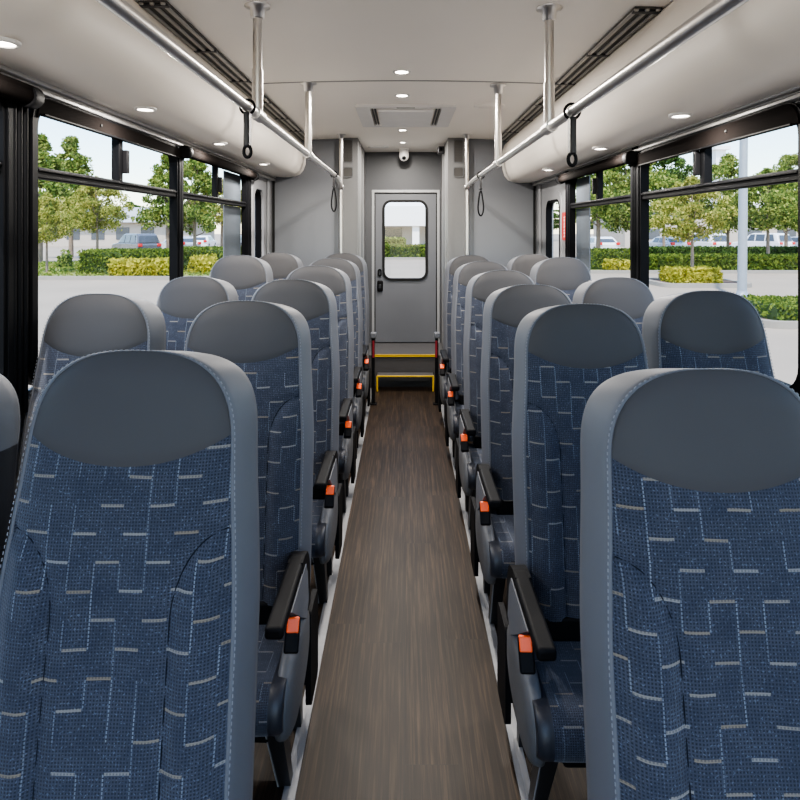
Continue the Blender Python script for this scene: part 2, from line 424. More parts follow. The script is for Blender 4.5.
# rear partitions and columns
for s, side in ((-1, 'left'), (1, 'right')):
    inner = .565; k0, k1 = ((-WX, -inner) if s < 0 else (inner, WX))
    b = MB(); b.box((k0, YP, FZ), (k1, YP+.03, 2.15))
    b.box((s*WX-(.0 if s < 0 else .02), YP-.012, FZ), (s*WX+(.02 if s < 0 else 0.), YP, 1.8), 1)
    struct(b.build('wall_rear_%s' % side, [M['panel'], M['rubber']]), 'flat blue-grey rear panel on the %s of the back door' % side, 'wall panel')
    ci = .405 if s < 0 else .385
    k0, k1 = sorted((s*ci, s*.567))
    b = MB(); b.box((k0, YP-.035, FZ), (k1, YB, 2.15))
    q = s*(ci-.004); q0, q1 = sorted((s*ci, q))
    for yy in (5.62, 6.05): b.box((q0, yy, .19), (q1, yy+.02, 2.13), 1)
    struct(b.build('wall_column_%s' % side, [M['column'], M['alu']]), 'grey column wall on the %s of the rear door passage' % side, 'column')
b = MB(); b.box((-.45, YB, .1), (.45, YB+.05, 2.15)); 
# door opening is cut by building the wall of strips
dx0, dx1, dz0, dz1 = -.335, .372, LZ, 1.758
b = MB(); b.box((-.45, YB, .1), (dx0, YB+.05, 2.17)); b.box((dx1, YB, .1), (.45, YB+.05, 2.17)); b.box((dx0, YB, dz1), (dx1, YB+.05, 2.17)); b.box((dx0, YB, .1), (dx1, YB+.05, dz0))
struct(b.build('wall_back', M['panel_dk']), 'dark grey wall around the rear door', 'wall')
# door
door = empty('door_1', 'grey rear exit door with a tall rounded window', 'door', (0.018, YB, LZ)); tag(door, kind='structure')
dw = (dx1-dx0)/2; dh = dz1-dz0
def rect_loop(a0, a1, b0, b1, n=7): return rrect(a0, a1, b0, b1, .0008, n-1)
wz0, wz1, wx0, wx1 = pz(278.5, YB)-LZ, pz(202, YB)-LZ, -.222, .208
b = MB(); b.ring(rect_loop(-dw+.03, dw-.03, .006, dh-.03), rrect(wx0, wx1, wz0, wz1, .07), .012, .045, 'y'); b.build('leaf_panel', M['door'], door)
b = MB(); b.ring(rect_loop(-dw, dw, .0, dh), rect_loop(-dw+.026, dw-.026, -.001, dh-.026), -.014, .05, 'y')
b.build('frame', M['alu'], door)
b = MB(); b.ring(rect_loop(-dw+.024, dw-.024, .0, dh-.024), rect_loop(-dw+.036, dw-.036, .004, dh-.036), .0, .012, 'y'); b.build('seal', M['rubber'], door)
b = MB(); b.ring(rrect(wx0-.022, wx1+.022, wz0-.022, wz1+.022, .092), rrect(wx0+.004, wx1-.004, wz0+.004, wz1-.004, .066), -.006, .014, 'y'); b.build('window_gasket', M['rubber'], door)
b = MB(); L = rrect(wx0, wx1, wz0, wz1, .07); b.add([(x, .028, z) for x, z in L], [tuple(range(len(L)))]); b.build('pane', M['glass'], door)
b = MB(); b.rbox((-.298, -.02, pz(291.5, YB)-LZ), (-.238, .012, pz(280.5, YB)-LZ), .018, seg=3); b.rbox((-.283, -.027, pz(288, YB)-LZ), (-.255, -.018, pz(284, YB)-LZ), .004, 1); b.build('latch', [M['black'], M['steel_dark']], door)
b = MB(); b.ring(rrect(-.292, -.252, pz(276.5, YB)-LZ, pz(269, YB)-LZ, .018), rrect(-.280, -.264, pz(275, YB)-LZ, pz(270.5, YB)-LZ, .007), -.014, .012, 'y'); b.build('handle', M['black'], door)
b = MB(); b.lathe([(.006, 0), (.006, .006), (.001, .008)], 10, (-.0, -.016, dh-.015), mat=Matrix.Rotation(PI/2, 4, 'X')); b.build('screw', M['steel'], door)

# landing and steps
b = MB(); b.box((-.407, 5.78, FZ), (.388, YB, LZ-.006), 1); b.box((-.407, 5.768, LZ-.006), (.388, YB, LZ), 0)
b.box((-.285, 5.762, LZ-.014), (.302, 5.772, LZ+.003), 2); b.box((-.285, 5.762, LZ), (.302, 5.792, LZ+.003), 2)
struct(b.build('floor_landing', [M['landing'], M['riser'], M['yellow']]), 'raised landing before the rear door with a yellow edge', 'landing')
st = empty('step', 'low fold-out step with yellow front edge and legs below the landing', 'step', (.008, 5.66, FZ))
sz_ = .004-FZ
b = MB(); b.rbox((-.256, -.045, sz_-.010), (.264, .09, sz_), .003); b.build('tread', M['landing'], st)
b = MB(); b.rbox((-.258, -.053, sz_-.012), (.266, -.043, sz_+.003), .003); b.build('nosing', M['yellow'], st)
for s in (-1, 1):
    b = MB(); b.rbox((s*.257-.008+.0035, -.052, 0), (s*.257+.008+.0035, -.040, sz_-.005), .003); b.build('leg', M['yellow'], st)
    b = MB(); b.rbox((s*.245-.006, .07, 0), (s*.245+.006, .082, sz_-.005), .003); b.build('leg', M['riser'], st)

# ------------------------------------------------------------------ windows
def window(idx, side, y0, y1, div=None, filler=None, header=True, label=''):
    s = -1 if side == 'L' else 1
    w = empty('window_%d' % idx, label, 'window', (s*WX, (y0+y1)/2, WZ0)); tag(w, kind='structure')
    WZ1 = TOPZ[side]; h = (y1-y0)/2; H = WZ1-WZ0
    t0, t1 = (-.022*s, .019*s)
    fw = .026
    b = MB(); b.ring(rrect(-h, h, 0, H, .085), rrect(-h+fw, h-fw, fw, H-fw, .075), t0, t1); b.ring(rrect(-h-.012, h+.012, -.012, H+.003, .09), rrect(-h+.012, h-.012, .012, H-.012, .078), t0-.006*s, t0+.004*s)
    b.build('window_frame', M['frame'], w)
    zt = TRZ[side]-WZ0
    b = MB(); q = sorted((-.016*s, .018*s)); b.rbox((q[0], -h+.02, zt-.018), (q[1], h-.02, zt+.018), .004)
    q = sorted((-.022*s, -.012*s)); b.rbox((q[0], -h+.03, zt+.004), (q[1], h-.03, zt+.012), .002)
    b.build('transom', M['frame'], w)
    yy = (div-(y0+y1)/2) if div else 0
    if div:
        b = MB(); q = sorted((-.016*s, .018*s)); b.rbox((q[0], yy-.024, zt), (q[1], yy+.010, H-.02), .004); b.build('mullion', M['frame'], w)
        b = MB(); q = sorted((-.034*s, -.01*s)); b.rbox((q[0], yy+.008, zt+.05), (q[1], yy+.030, zt+.145), .004); b.build('latch', M['black'], w)
        # upper sliding panes, edge stripe
        b = MB(); q = .012*s; b.add([(q, -h+.02, zt), (q, yy, zt), (q, yy, H-.02), (q, -h+.02, H-.02)], [(0,1,2,3)]); b.build('pane', M['glass'], w)
        b = MB(); q = .020*s; b.add([(q, yy, zt), (q, h-.02, zt), (q, h-.02, H-.02), (q, yy, H-.02)], [(0,1,2,3)]); b.build('pane', M['glass'], w)
    b = MB(); q = .016*s; b.add([(q, -h+.02, .02), (q, h-.02, .02), (q, h-.02, zt), (q, -h+.02, zt)], [(0,1,2,3)]); b.build('pane', M['glass'], w)
    if filler:
        a0, a1 = [f-(y0+y1)/2 for f in filler]
        b = MB(); q = sorted((.022*s, .028*s)); b.box((q[0], a0, .02), (q[1], a1, zt-.02)); b.box((q[0], a0+.0, zt+.02), (q[1], a1, H-.03)); b.build('blanking_strip', M['filler'], w)
    if header:
        b = MB(); q = sorted((-.032*s, -.004*s)); hb = .056 if s < 0 else .066; b.prism([(-h+.018, H-hb), (h-.004, H-hb), (h-.004, H-.01)]+[(-h+.078+.07*math.cos(math.radians(a_)), H-.072+.07*math.sin(math.radians(a_))) for a_ in range(90, 181, 15)], q[0], q[1], 'x')
        q = sorted((-.036*s, -.03*s)); b.rbox((q[0], -h+.04, H-hb-.004), (q[1], h-.03, H-hb+.003), .002, 1)
        b.lathe([(.006, 0), (.006, .003), (.002, .004)], 10, (-.032*s, -h+.40, H-.03), 2, Matrix.Rotation(-s*PI/2, 4, 'Y'))
        b.build('valance_panel', [M['valance'], M['frame'], M['rubber']], w)
    return w
L, R = YW['L'], YW['R']
window(1, 'L', *L[0], div=1.15, header=False, label='left side window nearest the camera, cut by the photo edge')
window(2, 'L', *L[1], div=2.485, label='black framed left window with shrubs and parked car behind it')
window(3, 'L', *L[2], div=3.77, filler=(4.02, 4.43), header=False, label='second left window, under a black roller shade')
window(4, 'R', *R[0], div=1.05, header=False, label='right side window beside the camera')
window(5, 'R', *R[1], div=2.36, label='large black framed right window with lamp post behind it')
window(6, 'R', *R[2], div=3.64, filler=(3.90, 4.20), header=False, label='farther right window, under a black roller shade')
for idx, side in ((7, 'L'), (8, 'R')):
    s = -1 if side == 'L' else 1; y0, y1 = YS[side]; sz = {'L': 1.69, 'R': 1.605}[side]
    w = empty('window_%d' % idx, 'narrow rounded rear window on the %s wall' % ('left' if s < 0 else 'right'), 'window', (s*WX, (y0+y1)/2, WZ0)); tag(w, kind='structure')
    h = (y1-y0)/2; H = sz-WZ0
    b = MB(); e_ = .03 if s < 0 else .006; b.ring(rrect(-h-e_, h+e_, -.03, H+.03, .11), rrect(-h+.03, h-.03, .03, H-.03, .09), -.03*s if s < 0 else -.008, .05*s); b.build('surround', M['wall'], w)
    b = MB(); b.ring(rrect(-h+.03, h-.03, .03, H-.03, .09), rrect(-h+.045, h-.045, .045, H-.045, .07), -.012*s, .035*s); b.build('window_frame', M['frame'], w)
    b = MB(); q = .03*s; b.add([(q, -h+.04, .04), (q, h-.04, .04), (q, h-.04, H-.04), (q, -h+.04, H-.04)], [(0,1,2,3)]); b.build('pane', M['glass'] if side == 'R' else M['glass_dark'], w)

# black ribbed pillar covers between windows
for i, (s, y0, y1, lab) in enumerate(((-1, 1.768, 1.852, 'black ribbed pillar cover at the left edge of the photo'), (-1, 3.10, 3.13, 'narrow black pillar between the left windows'), (1, 2.97, 3.05, 'narrow black pillar between the right windows'), (-1, 4.46, 4.545, 'black pillar behind the last left window'), (1, 4.23, 4.30, 'black pillar behind the last right window'))):
    b = MB(); q = sorted((s*(WX-.02), s*WX)); b.box((q[0], y0, .8), (q[1], y1, 1.76))
    n = max(1, int((y1-y0)/.022)); 
    for k in range(n):
        yy = y0+(k+.5)*(y1-y0)/n; b.tube([(s*(WX-.022), yy, .8), (s*(WX-.022), yy, 1.76)], .0085, 8)
    struct(b.build('trim_%d' % (8+i), M['frame']), lab, 'pillar')

# roller shades
def shade(s, y0, y1, label):
    z = 1.742 if s < 0 else 1.700
    t = empty('roller_shade', label, 'shade', (s*(WX-.05), (y0+y1)/2, z), 'black roller shades above the windows')
    h = (y1-y0)/2
    b = MB(); b.tube([(0, -h+.03, 0), (0, h-.03, 0)], .026, 14); b.rbox((-.022, -h+.03, -.012), (.022, h-.03, .03), .006); 
    b.build('cassette', M['valance'], t)
    for e in (-1, 1):
        b = MB(); b.tube([(0, e*(h-.045), 0), (0, e*(h-.004), 0), (0, e*h, 0)], [.033, .033, .026], 16); b.build('end_cap', M['black'], t)
    q = sorted((s*.0, s*.052)); b = MB(); b.box((q[0], -.05, .005), (q[1], .05, .025)); b.build('bracket', M['black'], t)
shade(-1, .5, 1.84, 'black roller shade at the upper left photo edge')
shade(-1, 3.09, 4.56, 'black roller shade above the farther left window')
shade(1, 2.98, 4.36, 'black roller shade above the farther right window')

# ------------------------------------------------------------------ seats
def lerp(a, c, t): return a+(c-a)*t
def smooth(t): t = max(0, min(1, t)); return t*t*(3-2*t)
ZB, ZTF, ZC = .285, 1.114, .950
NEXP = 2.6
def halfw(z): return .171+.020*smooth((1.02-z)/.36)
def spine(z): return (z-.45)*.222+.012*math.sin((z-.45)/.675*PI*1.0)*-1
NC = 44
US = []
for k in range(NC+1):
    ph = -PI/2+PI*k/NC
    US.append(math.copysign(abs(math.sin(ph))**(2/NEXP), math.sin(ph)))
def ztop(u): return ZC+(ZTF-ZC)*(max(0, 1-abs(u)**NEXP))**(1/NEXP)
def zhead(u): return min(.933+.044*u*u, ztop(u))
SEAM = [((.5+.5*(1-math.sqrt(max(0, 1-(max(0, z_-.70)/.135)**2))))*halfw(z_), z_) for z_ in [.27+.01*k for k in range(44)]+[.70+.135*math.sin(PI/2*k/30) for k in range(31)]]
def ffront(u, z, head):
    y = spine(z)
    p = .020*(1-abs(u)**4)
    if head:
        zt = ztop(u); t = (z-zhead(u))/max(1e-4, zt-zhead(u)); t = max(0, min(1, t))
        p += (.008*math.sqrt(math.sin(PI*min(.5, t))) if t < .5 else .008)*(1-abs(u)**6)
        p -= .010*max(0, (t-.70)/.30)**2*(1-abs(u)**5)
    else:
        t = (zhead(u)-z)/.03
        p += .004*min(1, max(0, t))*(1-abs(u)**6)
        if z < .835:
            x = abs(u)*halfw(z); d = min(math.hypot(x-a_, z-c_) for a_, c_ in SEAM)
            us = .5 if z < .70 else .5+.5*(1-math.sqrt(max(0, 1-((z-.70)/.135)**2)))
            ins = 1 if abs(u) > us else 0
            if ins: p += .010*smooth(d/.035)*(1-smooth((abs(u)-.80)/.2))
            p -= .006*math.exp(-(d/.010)**2)
        else:
            p -= .002*math.exp(-((abs(u)-.52)/.02)**2)
        # central lumbar hollow
        p -= .006*math.exp(-((z-.66)/.1)**2)*(1-smooth(abs(u)/.5))
    return y-p

def seat_meshes():
    out = {}
    # fabric panel
    nr = 54; P, UVs = [], []
    for i in range(nr+1):
        row, ru = [], []
        for u in US:
            z = lerp(ZB, zhead(u), i/nr); x = u*halfw(z)
            row.append((x, ffront(u, z, False), z)); ru.append((x, z))
        P.append(row); UVs.append(ru)
    b = MB(); b.grid(P, uv=UVs)
    for q in (-1, 1):     # dark sewn seams of the side wings
        b.tube([(q*x, ffront(x/halfw(z), z, False)-.0004, z) for x, z in SEAM if z >= ZB and x/halfw(z) < .985], .0013, 6, 1)
    out['fabric'] = b
    P = []
    nr = 22
    for i in range(nr+1):
        row = []
        t = i/nr; t = 1-(1-t)**1.5
        for u in US:
            z = lerp(zhead(u), ztop(u), t); row.append((u*halfw(z), ffront(u, z, True), z))
        P.append(row)
    b = MB(); b.grid(P); out['head'] = b
    # side band with stitches
    path = [(-1, lerp(ZB, ZC, k/26)) for k in range(26)]+[(u, ztop(u)) for u in US]+[(1, lerp(ZC, ZB, (k+1)/26)) for k in range(26)]
    pts = [(u*halfw(z), z, spine(z)+(0 if abs(u) > .999 else 0)) for u, z in path]
    pts = [(u*halfw(z), z, ffront(u, z, z > zhead(u)+1e-6 or abs(u) < .999)) for u, z in path]
    nrm = []
    for i in range(len(pts)):
        a, c = pts[max(0, i-1)], pts[min(len(pts)-1, i+1)]
        tx, tz = c[0]-a[0], c[1]-a[1]; l = math.hypot(tx, tz) or 1
        nrm.append((-tz/l, tx/l))
    prof = [(-.003, .006), (.0, -.001), (.003, -.0015), (.007, .002), (.011, .012), (.016, .027), (.021, .047), (.025, .066), (.026, .084), (.021, .096), (.006, .103)]
    P = []
    for (x, z, y), (nx, nz) in zip(pts, nrm):
        k_ = .22+.78*abs(nx)**.8; P.append([(x+nx*o*k_, y+d, z+nz*o*k_-.30*max(0, d)*max(0, nz)**2) for o, d in prof])
    b = MB(); b.grid(P, mif=lambda i, k: 2 if path[i][1] < .962 else 0)
    # back shell
    PB = []
    for i in range(13):
        row = []
        for u in US[::2]:
            z = lerp(ZB, ztop(u)-.030, i/12); sc = 1.03
            row.append((u*halfw(z)*sc, spine(z)+.10+.012*(1-u**4), z))
        PB.append(row)
    b.grid(PB)
    # bottom closing
    b.box((-.2, spine(ZB)+.0, ZB-.03), (.2, spine(ZB)+.1, ZB+.01))
    # stitches
    acc = 0; 
    for i in range(len(pts)-1):
        (x0, z0, y0), (x1, z1, y1) = pts[i], pts[i+1]
        n0 = nrm[i]; kk_ = .22+.78*abs(n0[0])**.8; l = math.dist((x0, y0, z0), (x1, y1, z1)); t = 0
        while True:
            need = .0095-acc
            if t+need > l: acc += l-t; break
            t += need; acc = 0
            q = t/l; c = Vector((lerp(x0, x1, q)+n0[0]*.007*kk_, lerp(y0, y1, q)-.0015, lerp(z0, z1, q)+n0[1]*.007*kk_))
            d = Vector((x1-x0, y1-y0, z1-z0)).normalized()*.0024
            w = Vector((n0[0], 0, n0[1]))*.0008; h = Vector((0, -.0012, 0))
            vs = [c-d-w, c+d-w, c+d+w, c-d+w]; vs = vs+[v+h for v in vs]
            b.add(vs, [(0,3,2,1),(4,5,6,7),(0,1,5,4),(1,2,6,5),(2,3,7,6),(3,0,4,7)], 1)
    out['band'] = b
    # cushion: YZ outline swept along x
    prof = []
    def arc(cy, cz, r, a0, a1, n):
        for k in range(n+1):
            a = math.radians(lerp(a0, a1, k/n)); prof.append((cy+r*math.cos(a), cz+r*math.sin(a)))
    prof = []
    arc(.0, .150, .03, -90, 0, 3); arc(.0, .205, .03, 0, 90, 3)
    for k in range(1, 8): prof.append((lerp(.0, -.265, k/8), .235-.010*math.sin(PI*k/8)))
    arc(-.275, .177, .058, 90, 180, 8); arc(-.283, .170, .05, 180, 270, 6)
    n = len(prof); cu = []
    acc = 0; arcl = [0]
    for i in range(n): acc += math.dist(prof[i], prof[(i+1) % n]); arcl.append(acc)
    xs_ = [-.198, -.196, -.186, -.17, -.165, -.14, -.1, -.05, 0, .05, .1, .14, .165, .17, .186, .196, .198]
    cy, cz = -.15, .18
    P, UVs = [], []
    for x in xs_:
        a = abs(x); k = 1 if a < .18 else (1-.07*((a-.18)/.018)**2)
        if .164 < a < .171: k = .992
        bump = 1+.02*(1-(x/.2)**2)
        P.append([(x, cy+(p[0]-cy)*k, cz+(p[1]-cz)*k*bump) for p in prof+prof[:1]]); UVs.append([(x, arcl[i]) for i in range(n+1)])
    b = MB(); b.grid(P, uv=UVs, mif=lambda i, k: 1 if (i < 4 or i > 11) else 0)
    m = len(b.v); 
    b.f.append(tuple(range(n))); b.mi.append(1); b.sm.append(False)
    b.f.append(tuple(m-(n+1)+i for i in range(n))); b.mi.append(1); b.sm.append(False)
    out['cushion'] = b
    return out
SM = seat_meshes()

def make_seat(s, aisle, label, group, black=False, ax=0.):
    """s: +1 when the aisle is on the seat's +X side"""
    t = empty('passenger_seat', label, 'bus seat', (0, 0, 0), group)
    def get(key, name, mats):
        if key in made: 
            o = bpy.data.objects.new(name, made[key]); C.objects.link(o); o.parent = t; return o
        o = SM[key].build(name, mats, t); made[key] = o.data; return o
    if black:
        o = SM['fabric'].build('backrest', [M['blackvinyl'], M['rubber']], t); o['label'] = 'black vinyl backrest panel'
    else: get('fabric', 'backrest', [M['fabric'], M['seam']])
    get('head', 'headrest', M['vinyl'])
    if black:
        o = SM['band'].build('side_bolster', [M['vinyl_band_lit'], M['thread'], M['blackvinyl']], t); o['label'] = 'bolster, grey at the top and black below'
    else: get('band', 'side_bolster', [M['vinyl_band_lit'], M['thread'], M['vinyl_band_lit']])
    cu_ = get('cushion', 'seat_cushion', [M['fabric'], M['vinyl_dark']])
    cu_.scale.x = 1+ax/.396; cu_.location.x = s*ax/2
    b = MB(); b.rbox((-.175, -.055, .228), (.175, .035, .292), .008); b.rbox((-.165, -.27, .075), (.165, .06, .128), .01)
    for q in (-1, 1): b.box((q*.165-.006, .0, .09), (q*.165+.006, .05, .42))
    b.build('base_frame', M['black'], t)
    for q in (-1, 1):
        b = MB(); xx = q*.165 if q != s else s*(.172+ax*.7)
        mt = lambda y0, z0, y1, z1, w, d: b.add([(xx-d, y0-w, z0), (xx+d, y0-w, z0), (xx+d, y0+w, z0), (xx-d, y0+w, z0), (xx-d*.8, y1-w*.6, z1), (xx+d*.8, y1-w*.6, z1), (xx+d*.8, y1+w*.6, z1), (xx-d*.8, y1+w*.6, z1)], [(0,1,2,3),(4,7,6,5),(0,4,5,1),(1,5,6,2),(2,6,7,3),(3,7,4,0)])
        mt(-.26, .125, -.13, FZ, .028, .022)
        b.add([(xx-.0225, -.289, .125), (xx-.019, -.289, .125), (xx-.014, -.148, FZ+.002), (xx-.0185, -.148, FZ+.002)], [(0,1,2,3)], 1)
        b.build('leg', [M['steel_dark'], M['alu']], t)
        b = MB(); mt(.02, .10, .06, FZ, .028, .016); b.build('leg', M['steel_dark'], t)
    if aisle:
        # oval side cover over the hinge
        ang = math.radians(6); cy, cz = -.125, .165
        ca, sa = math.cos(ang), math.sin(ang)
        b = MB(); nn = 40
        for_ = [(.0, .90), (.006, .985), (.018, 1.), (.034, .985), (.046, .93), (.054, .84), (.058, .70), (.060, .45), (.0605, .2)]
        rows = []
        for o, k in for_:
            row = []
            for q in range(nn+1):
                a = 2*PI*q/nn; e = 2/2.3
                pa = .185*math.copysign(abs(math.cos(a))**e, math.cos(a))*k; pb = .105*math.copysign(abs(math.sin(a))**e, math.sin(a))*k
                row.append((s*(ax+.172+o*.72), cy+pa*ca-pb*sa, cz+pa*sa+pb*ca))
            rows.append(row)
        b.grid(rows); K = nn+1
        b.f.append(tuple((len(rows)-1)*K+q for q in range(nn))); b.mi.append(0); b.sm.append(True)
        b.build('side_cover', M['cap'], t)
        b = MB(); pl = rrect(.015, .165, -.06, .215, .025, 5)
        x0, x1 = sorted((s*(ax+.200), s*(ax+.216))); b.prism(pl, x0, x1, 'x'); x0, x1 = sorted((s*.15, s*(ax+.203))); b.box((x0, .03, .0), (x1, .09, .15)); b.build('side_panel', M['black'], t)
        # armrest
        arm = MB()
        x0, x1 = s*(ax+.167), s*(ax+.211); xa, xb = min(x0, x1), max(x0, x1)
        arm.rbox((xa, -.375, .398), (xb, -.06, .428), .009, seg=3)
        pl = [(-.10, .428), (-.055, .427), (-.015, .416), (.015, .390), (.032, .35), (.04, .24), (-.005, .24), (-.012, .34), (-.03, .375), (-.055, .394), (-.10, .398)]
        arm.prism(pl, xa+.002, xb, 'x')
        ao = arm.build('armrest', M['black'], t)
        b = MB(); pl = [(-.27, .399), (-.05, .399), (-.02, .36), (.0, .27), (-.04, .24), (-.13, .30)]
        q = sorted((s*(ax+.190), s*(ax+.2125))); b.prism(pl, q[0], q[1], 'x'); b.build('support_bracket', M['greyplastic'], ao)
        rot = Matrix.Translation((s*(ax+.205), -.215, .328)) @ Matrix.Rotation(math.radians(-30), 4, 'X') @ Matrix.Rotation(s*math.radians(8), 4, 'Z')
        b = MB(); b.rbox((-.0185, -.021, -.055), (.0185, .021, .020), .005, 0, rot); bo = b.build('belt_buckle', M['black'], t)
        b = MB(); b.rbox((-.0155, -.0235, -.012), (.0155, -.010, .0215), .003, 0, rot); b.rbox((-.0155, -.0225, .010), (.0155, .011, .0225), .003, 0, rot); b.build('release_button', M['orange'], bo)
    for ch in t.children: ch.location.z = -FZ
    return t
made = {}

AX_L, AX_R, WX_L, WX_R = -.475, .513, -.925, .935
S = .76
ordn = ['nearest', 'second', 'third', 'fourth', 'fifth', 'sixth']
gA, gB, gC, gD = 'aisle seats on the left', 'aisle seats on the right', 'window seats on the left', 'window seats on the right'
def lab_aisle(i, side):
    if i == 0: return 'large %s aisle seat nearest the camera, grey headrest over navy fabric' % side
    if i == 5: return 'last %s aisle seat of the row, beside the rear step' % side
    return '%s aisle seat with navy fabric and orange buckle, %s from the camera' % (side, ordn[i])
pl_ = make_seat(1, True, lab_aisle(0, 'left'), gA, ax=.008); pr_ = make_seat(-1, True, lab_aisle(0, 'right'), gB, ax=.038)
def put(proto, first, X, Z, dy, label, sx=1.):
    zs = (CAMZ-FZ-dy*Z/F)/(1.115-FZ)
    if first: proto.location = (X, Z-.15, FZ); proto.scale = (sx, 1, zs); proto['label'] = label
    else: dup(proto, (X, Z-.15, FZ), label=label, scale=(sx, 1, zs))
for i, (X, Z, dy) in enumerate(((-.469, 1.095, 119), (-.497, 1.93, 71), (-.50, 2.73, 50), (-.50, 3.50, 36.5), (-.50, 4.25, 29), (-.497, 4.97, 24))):
    put(pl_, i == 0, X, Z, dy, lab_aisle(i, 'left'))
for i, (X, Z, dy) in enumerate(((.506, 1.03, 137), (.540, 1.86, 74), (.538, 2.60, 55), (.535, 3.32, 41), (.528, 4.08, 32), (.523, 4.82, 26))):
    put(pr_, i == 0, X, Z, dy, lab_aisle(i, 'right'))
wl = make_seat(1, False, '', gC)
for i, (X, Z, dy, lab) in enumerate(((-.952, 1.93, 64, 'left window seat below the parked-car window, first whole one from the camera'), (-.952, 2.80, 47, 'left window seat in front of the black pillar between windows'), (-.952, 3.55, 26, 'left window seat in front of the narrow rear window, third whole one'), (-.945, 4.60, 23.5, 'rearmost left window seat, against the grey rear panel'))):
    put(wl, i == 0, X, Z, dy, lab, .94)
wb_ = make_seat(1, False, 'seat cut by the left photo edge, grey headrest over black vinyl', gC, black=True)
wb_.scale = (.94, 1, 1); wb_.location = (-.905, 1.10-.15, FZ)
wr = make_seat(-1, False, '', gD)
for i, (X, Z, dy, lab) in enumerate(((.952, 1.93, 61, 'right window seat in front of the lamp-post window, largest of its row'), (.955, 2.76, 48, 'right window seat in front of the black pillar between windows'), (.94, 3.65, 28, 'right window seat beneath the red label, third from the camera'), (.94, 4.50, 25, 'rearmost right window seat, against the blue-grey rear panel'))):
    put(wr, i == 0, X, Z, dy, lab, .94)

# ------------------------------------------------------------------ hand rails, straps
def handrail(s, z, ys, label):
    X = s*.522
    t = empty('handrail', label, 'handrail', (X, 3, 0), 'stainless overhead handrails')
    def loc(p): return (p[0]-X, p[1]-3, p[2])
    b = MB(); pts = [(X, -.42, z), (X, 1, z), (X, 3, z), (X, 4.6, z), (X, 4.80, z-.004), (X+.004*s, 4.97, (z+1.70)/2), (X+.008*s, 5.15, 1.70)]
    b.tube([loc(p) for p in pts], .0165, 16); b.build('rail', M['steel'], t)
    for y in ys:
        top = ceilz(X)
        b = MB(); b.tube([loc(p) for p in [(X, y, z), (X, y, z+.16)]], .0195, 16); b.tube([loc(p) for p in [(X, y, z+.158), (X, y, top)]], .0165, 16); p = b.build('post', M['steel'], t)
        b = MB(); b.lathe([(.046, 0), (.046, -.006), (.026, -.010), (.024, -.045), (.018, -.048)], 20, loc((X, y, top+.001))); b.build('ceiling_flange', M['steel'], p)
        b = MB(); b.tube([loc((X, y-.045, z)), loc((X, y+.045, z))], .0225, 16); b.build('tee_clamp', M['steel'], p)
    b = MB(); b.tube([loc((X+.008*s, 5.15, FZ)), loc((X+.008*s, 5.15, ceilz(X)))], .0165, 16); p = b.build('floor_pole', M['steel'], t)
    b = MB(); b.lathe([(.04, 0), (.04, -.006), (.024, -.01), (.022, -.035), (.017, -.038)], 20, loc((X+.008*s, 5.15, ceilz(X)+.003))); b.build('ceiling_flange', M['steel'], p)
    b = MB(); b.lathe([(.001, -.026), (.018, -.02), (.026, 0), (.018, .02), (.001, .026)], 16, loc((X+.008*s, 5.15, 1.70))); b.build('ball_clamp', M['steel'], p)
ZL, ZR = 1.757, 1.715
handrail(-1, ZL, (2.18, 3.34), 'stainless overhead handrail on the left with ceiling posts')
handrail(1, ZR, (2.20, 3.39), 'stainless overhead handrail on the right with ceiling posts')
def strap(x, y, z, kind, label):
    t = empty('grab_strap', label, 'strap', (x, y, z), 'black grab straps on the handrails')
    b = MB(); pts = [(0+.024*math.sin(a), 0, .024*math.cos(a)) for a in [math.radians(q) for q in range(-150, 151, 20)]]
    b.tube(pts, .0045, 8); b.build('hook', M['black'], t)
    if kind == 0:
        b = MB(); b.rbox((-.010, -.02, -.135), (.010, .02, -.018), .006); b.build('webbing', M['blackvinyl'], t)
        b = MB(); lo = [(.012*math.sin(a), 0, -.148+.020*math.cos(a)) for a in [2*PI*q/16 for q in range(16)]]
        b.tube(lo, .006, 8, closed=True); b.build('loop', M['black'], t)
    else:
        b = MB(); b.rbox((-.007, -.02, -.10), (.007, .02, -.018), .005); b.rbox((-.010, -.022, -.098), (.010, .022, -.085), .004); b.build('webbing', M['blackvinyl'], t)
        b = MB(); lo = []
        for q in range(24):
            a = 2*PI*q/24; zz = -.19-.085*math.cos(a); w = .022*math.sin(a)*(.55+.45*smooth((-.12-zz)/.14)); lo.append((w, 0, zz))
        b.tube(lo, .0055, 8, closed=True); b.build('loop', M['black'], t)
strap(-.522, 2.04, ZL, 0, 'short black grab strap on the left handrail, before its nearer post')
strap(-.522, 4.56, ZL, 1, 'long black loop strap at the far end of the left handrail')
strap(.522, 1.90, ZR, 0, 'short black grab strap on the right handrail, before its nearer post')
strap(.522, 4.16, ZR, 1, 'long black loop strap at the far end of the right handrail')

# air diffuser tracks
for s, y0, sd in ((-1, 2.09, 'left'), (1, 2.15, 'right')):
    t = empty('air_diffuser', 'long slotted grey air diffuser along the %s of the ceiling' % sd, 'vent', (s*.86, (y0+5.35)/2, 2.128), 'ceiling air diffusers')
    h = (5.35-y0)/2
    b = MB(); b.box((-.048, -h, -.004), (.048, h, .004)); b.build('slot_base', M['dkslot'], t)
    for q in (-.042, -.004, .034):
        b = MB(); b.rbox((q-.007, -h, -.011), (q+.009, h, -.002), .003); b.build('slat', M['slat'], t)
    yy = -h+.02
    while yy < h:
        b = MB(); b.rbox((-.05, yy-.012, -.013), (.05, yy+.012, -.003), .003); b.build('bracket', M['steel_dark'], t); yy += .54
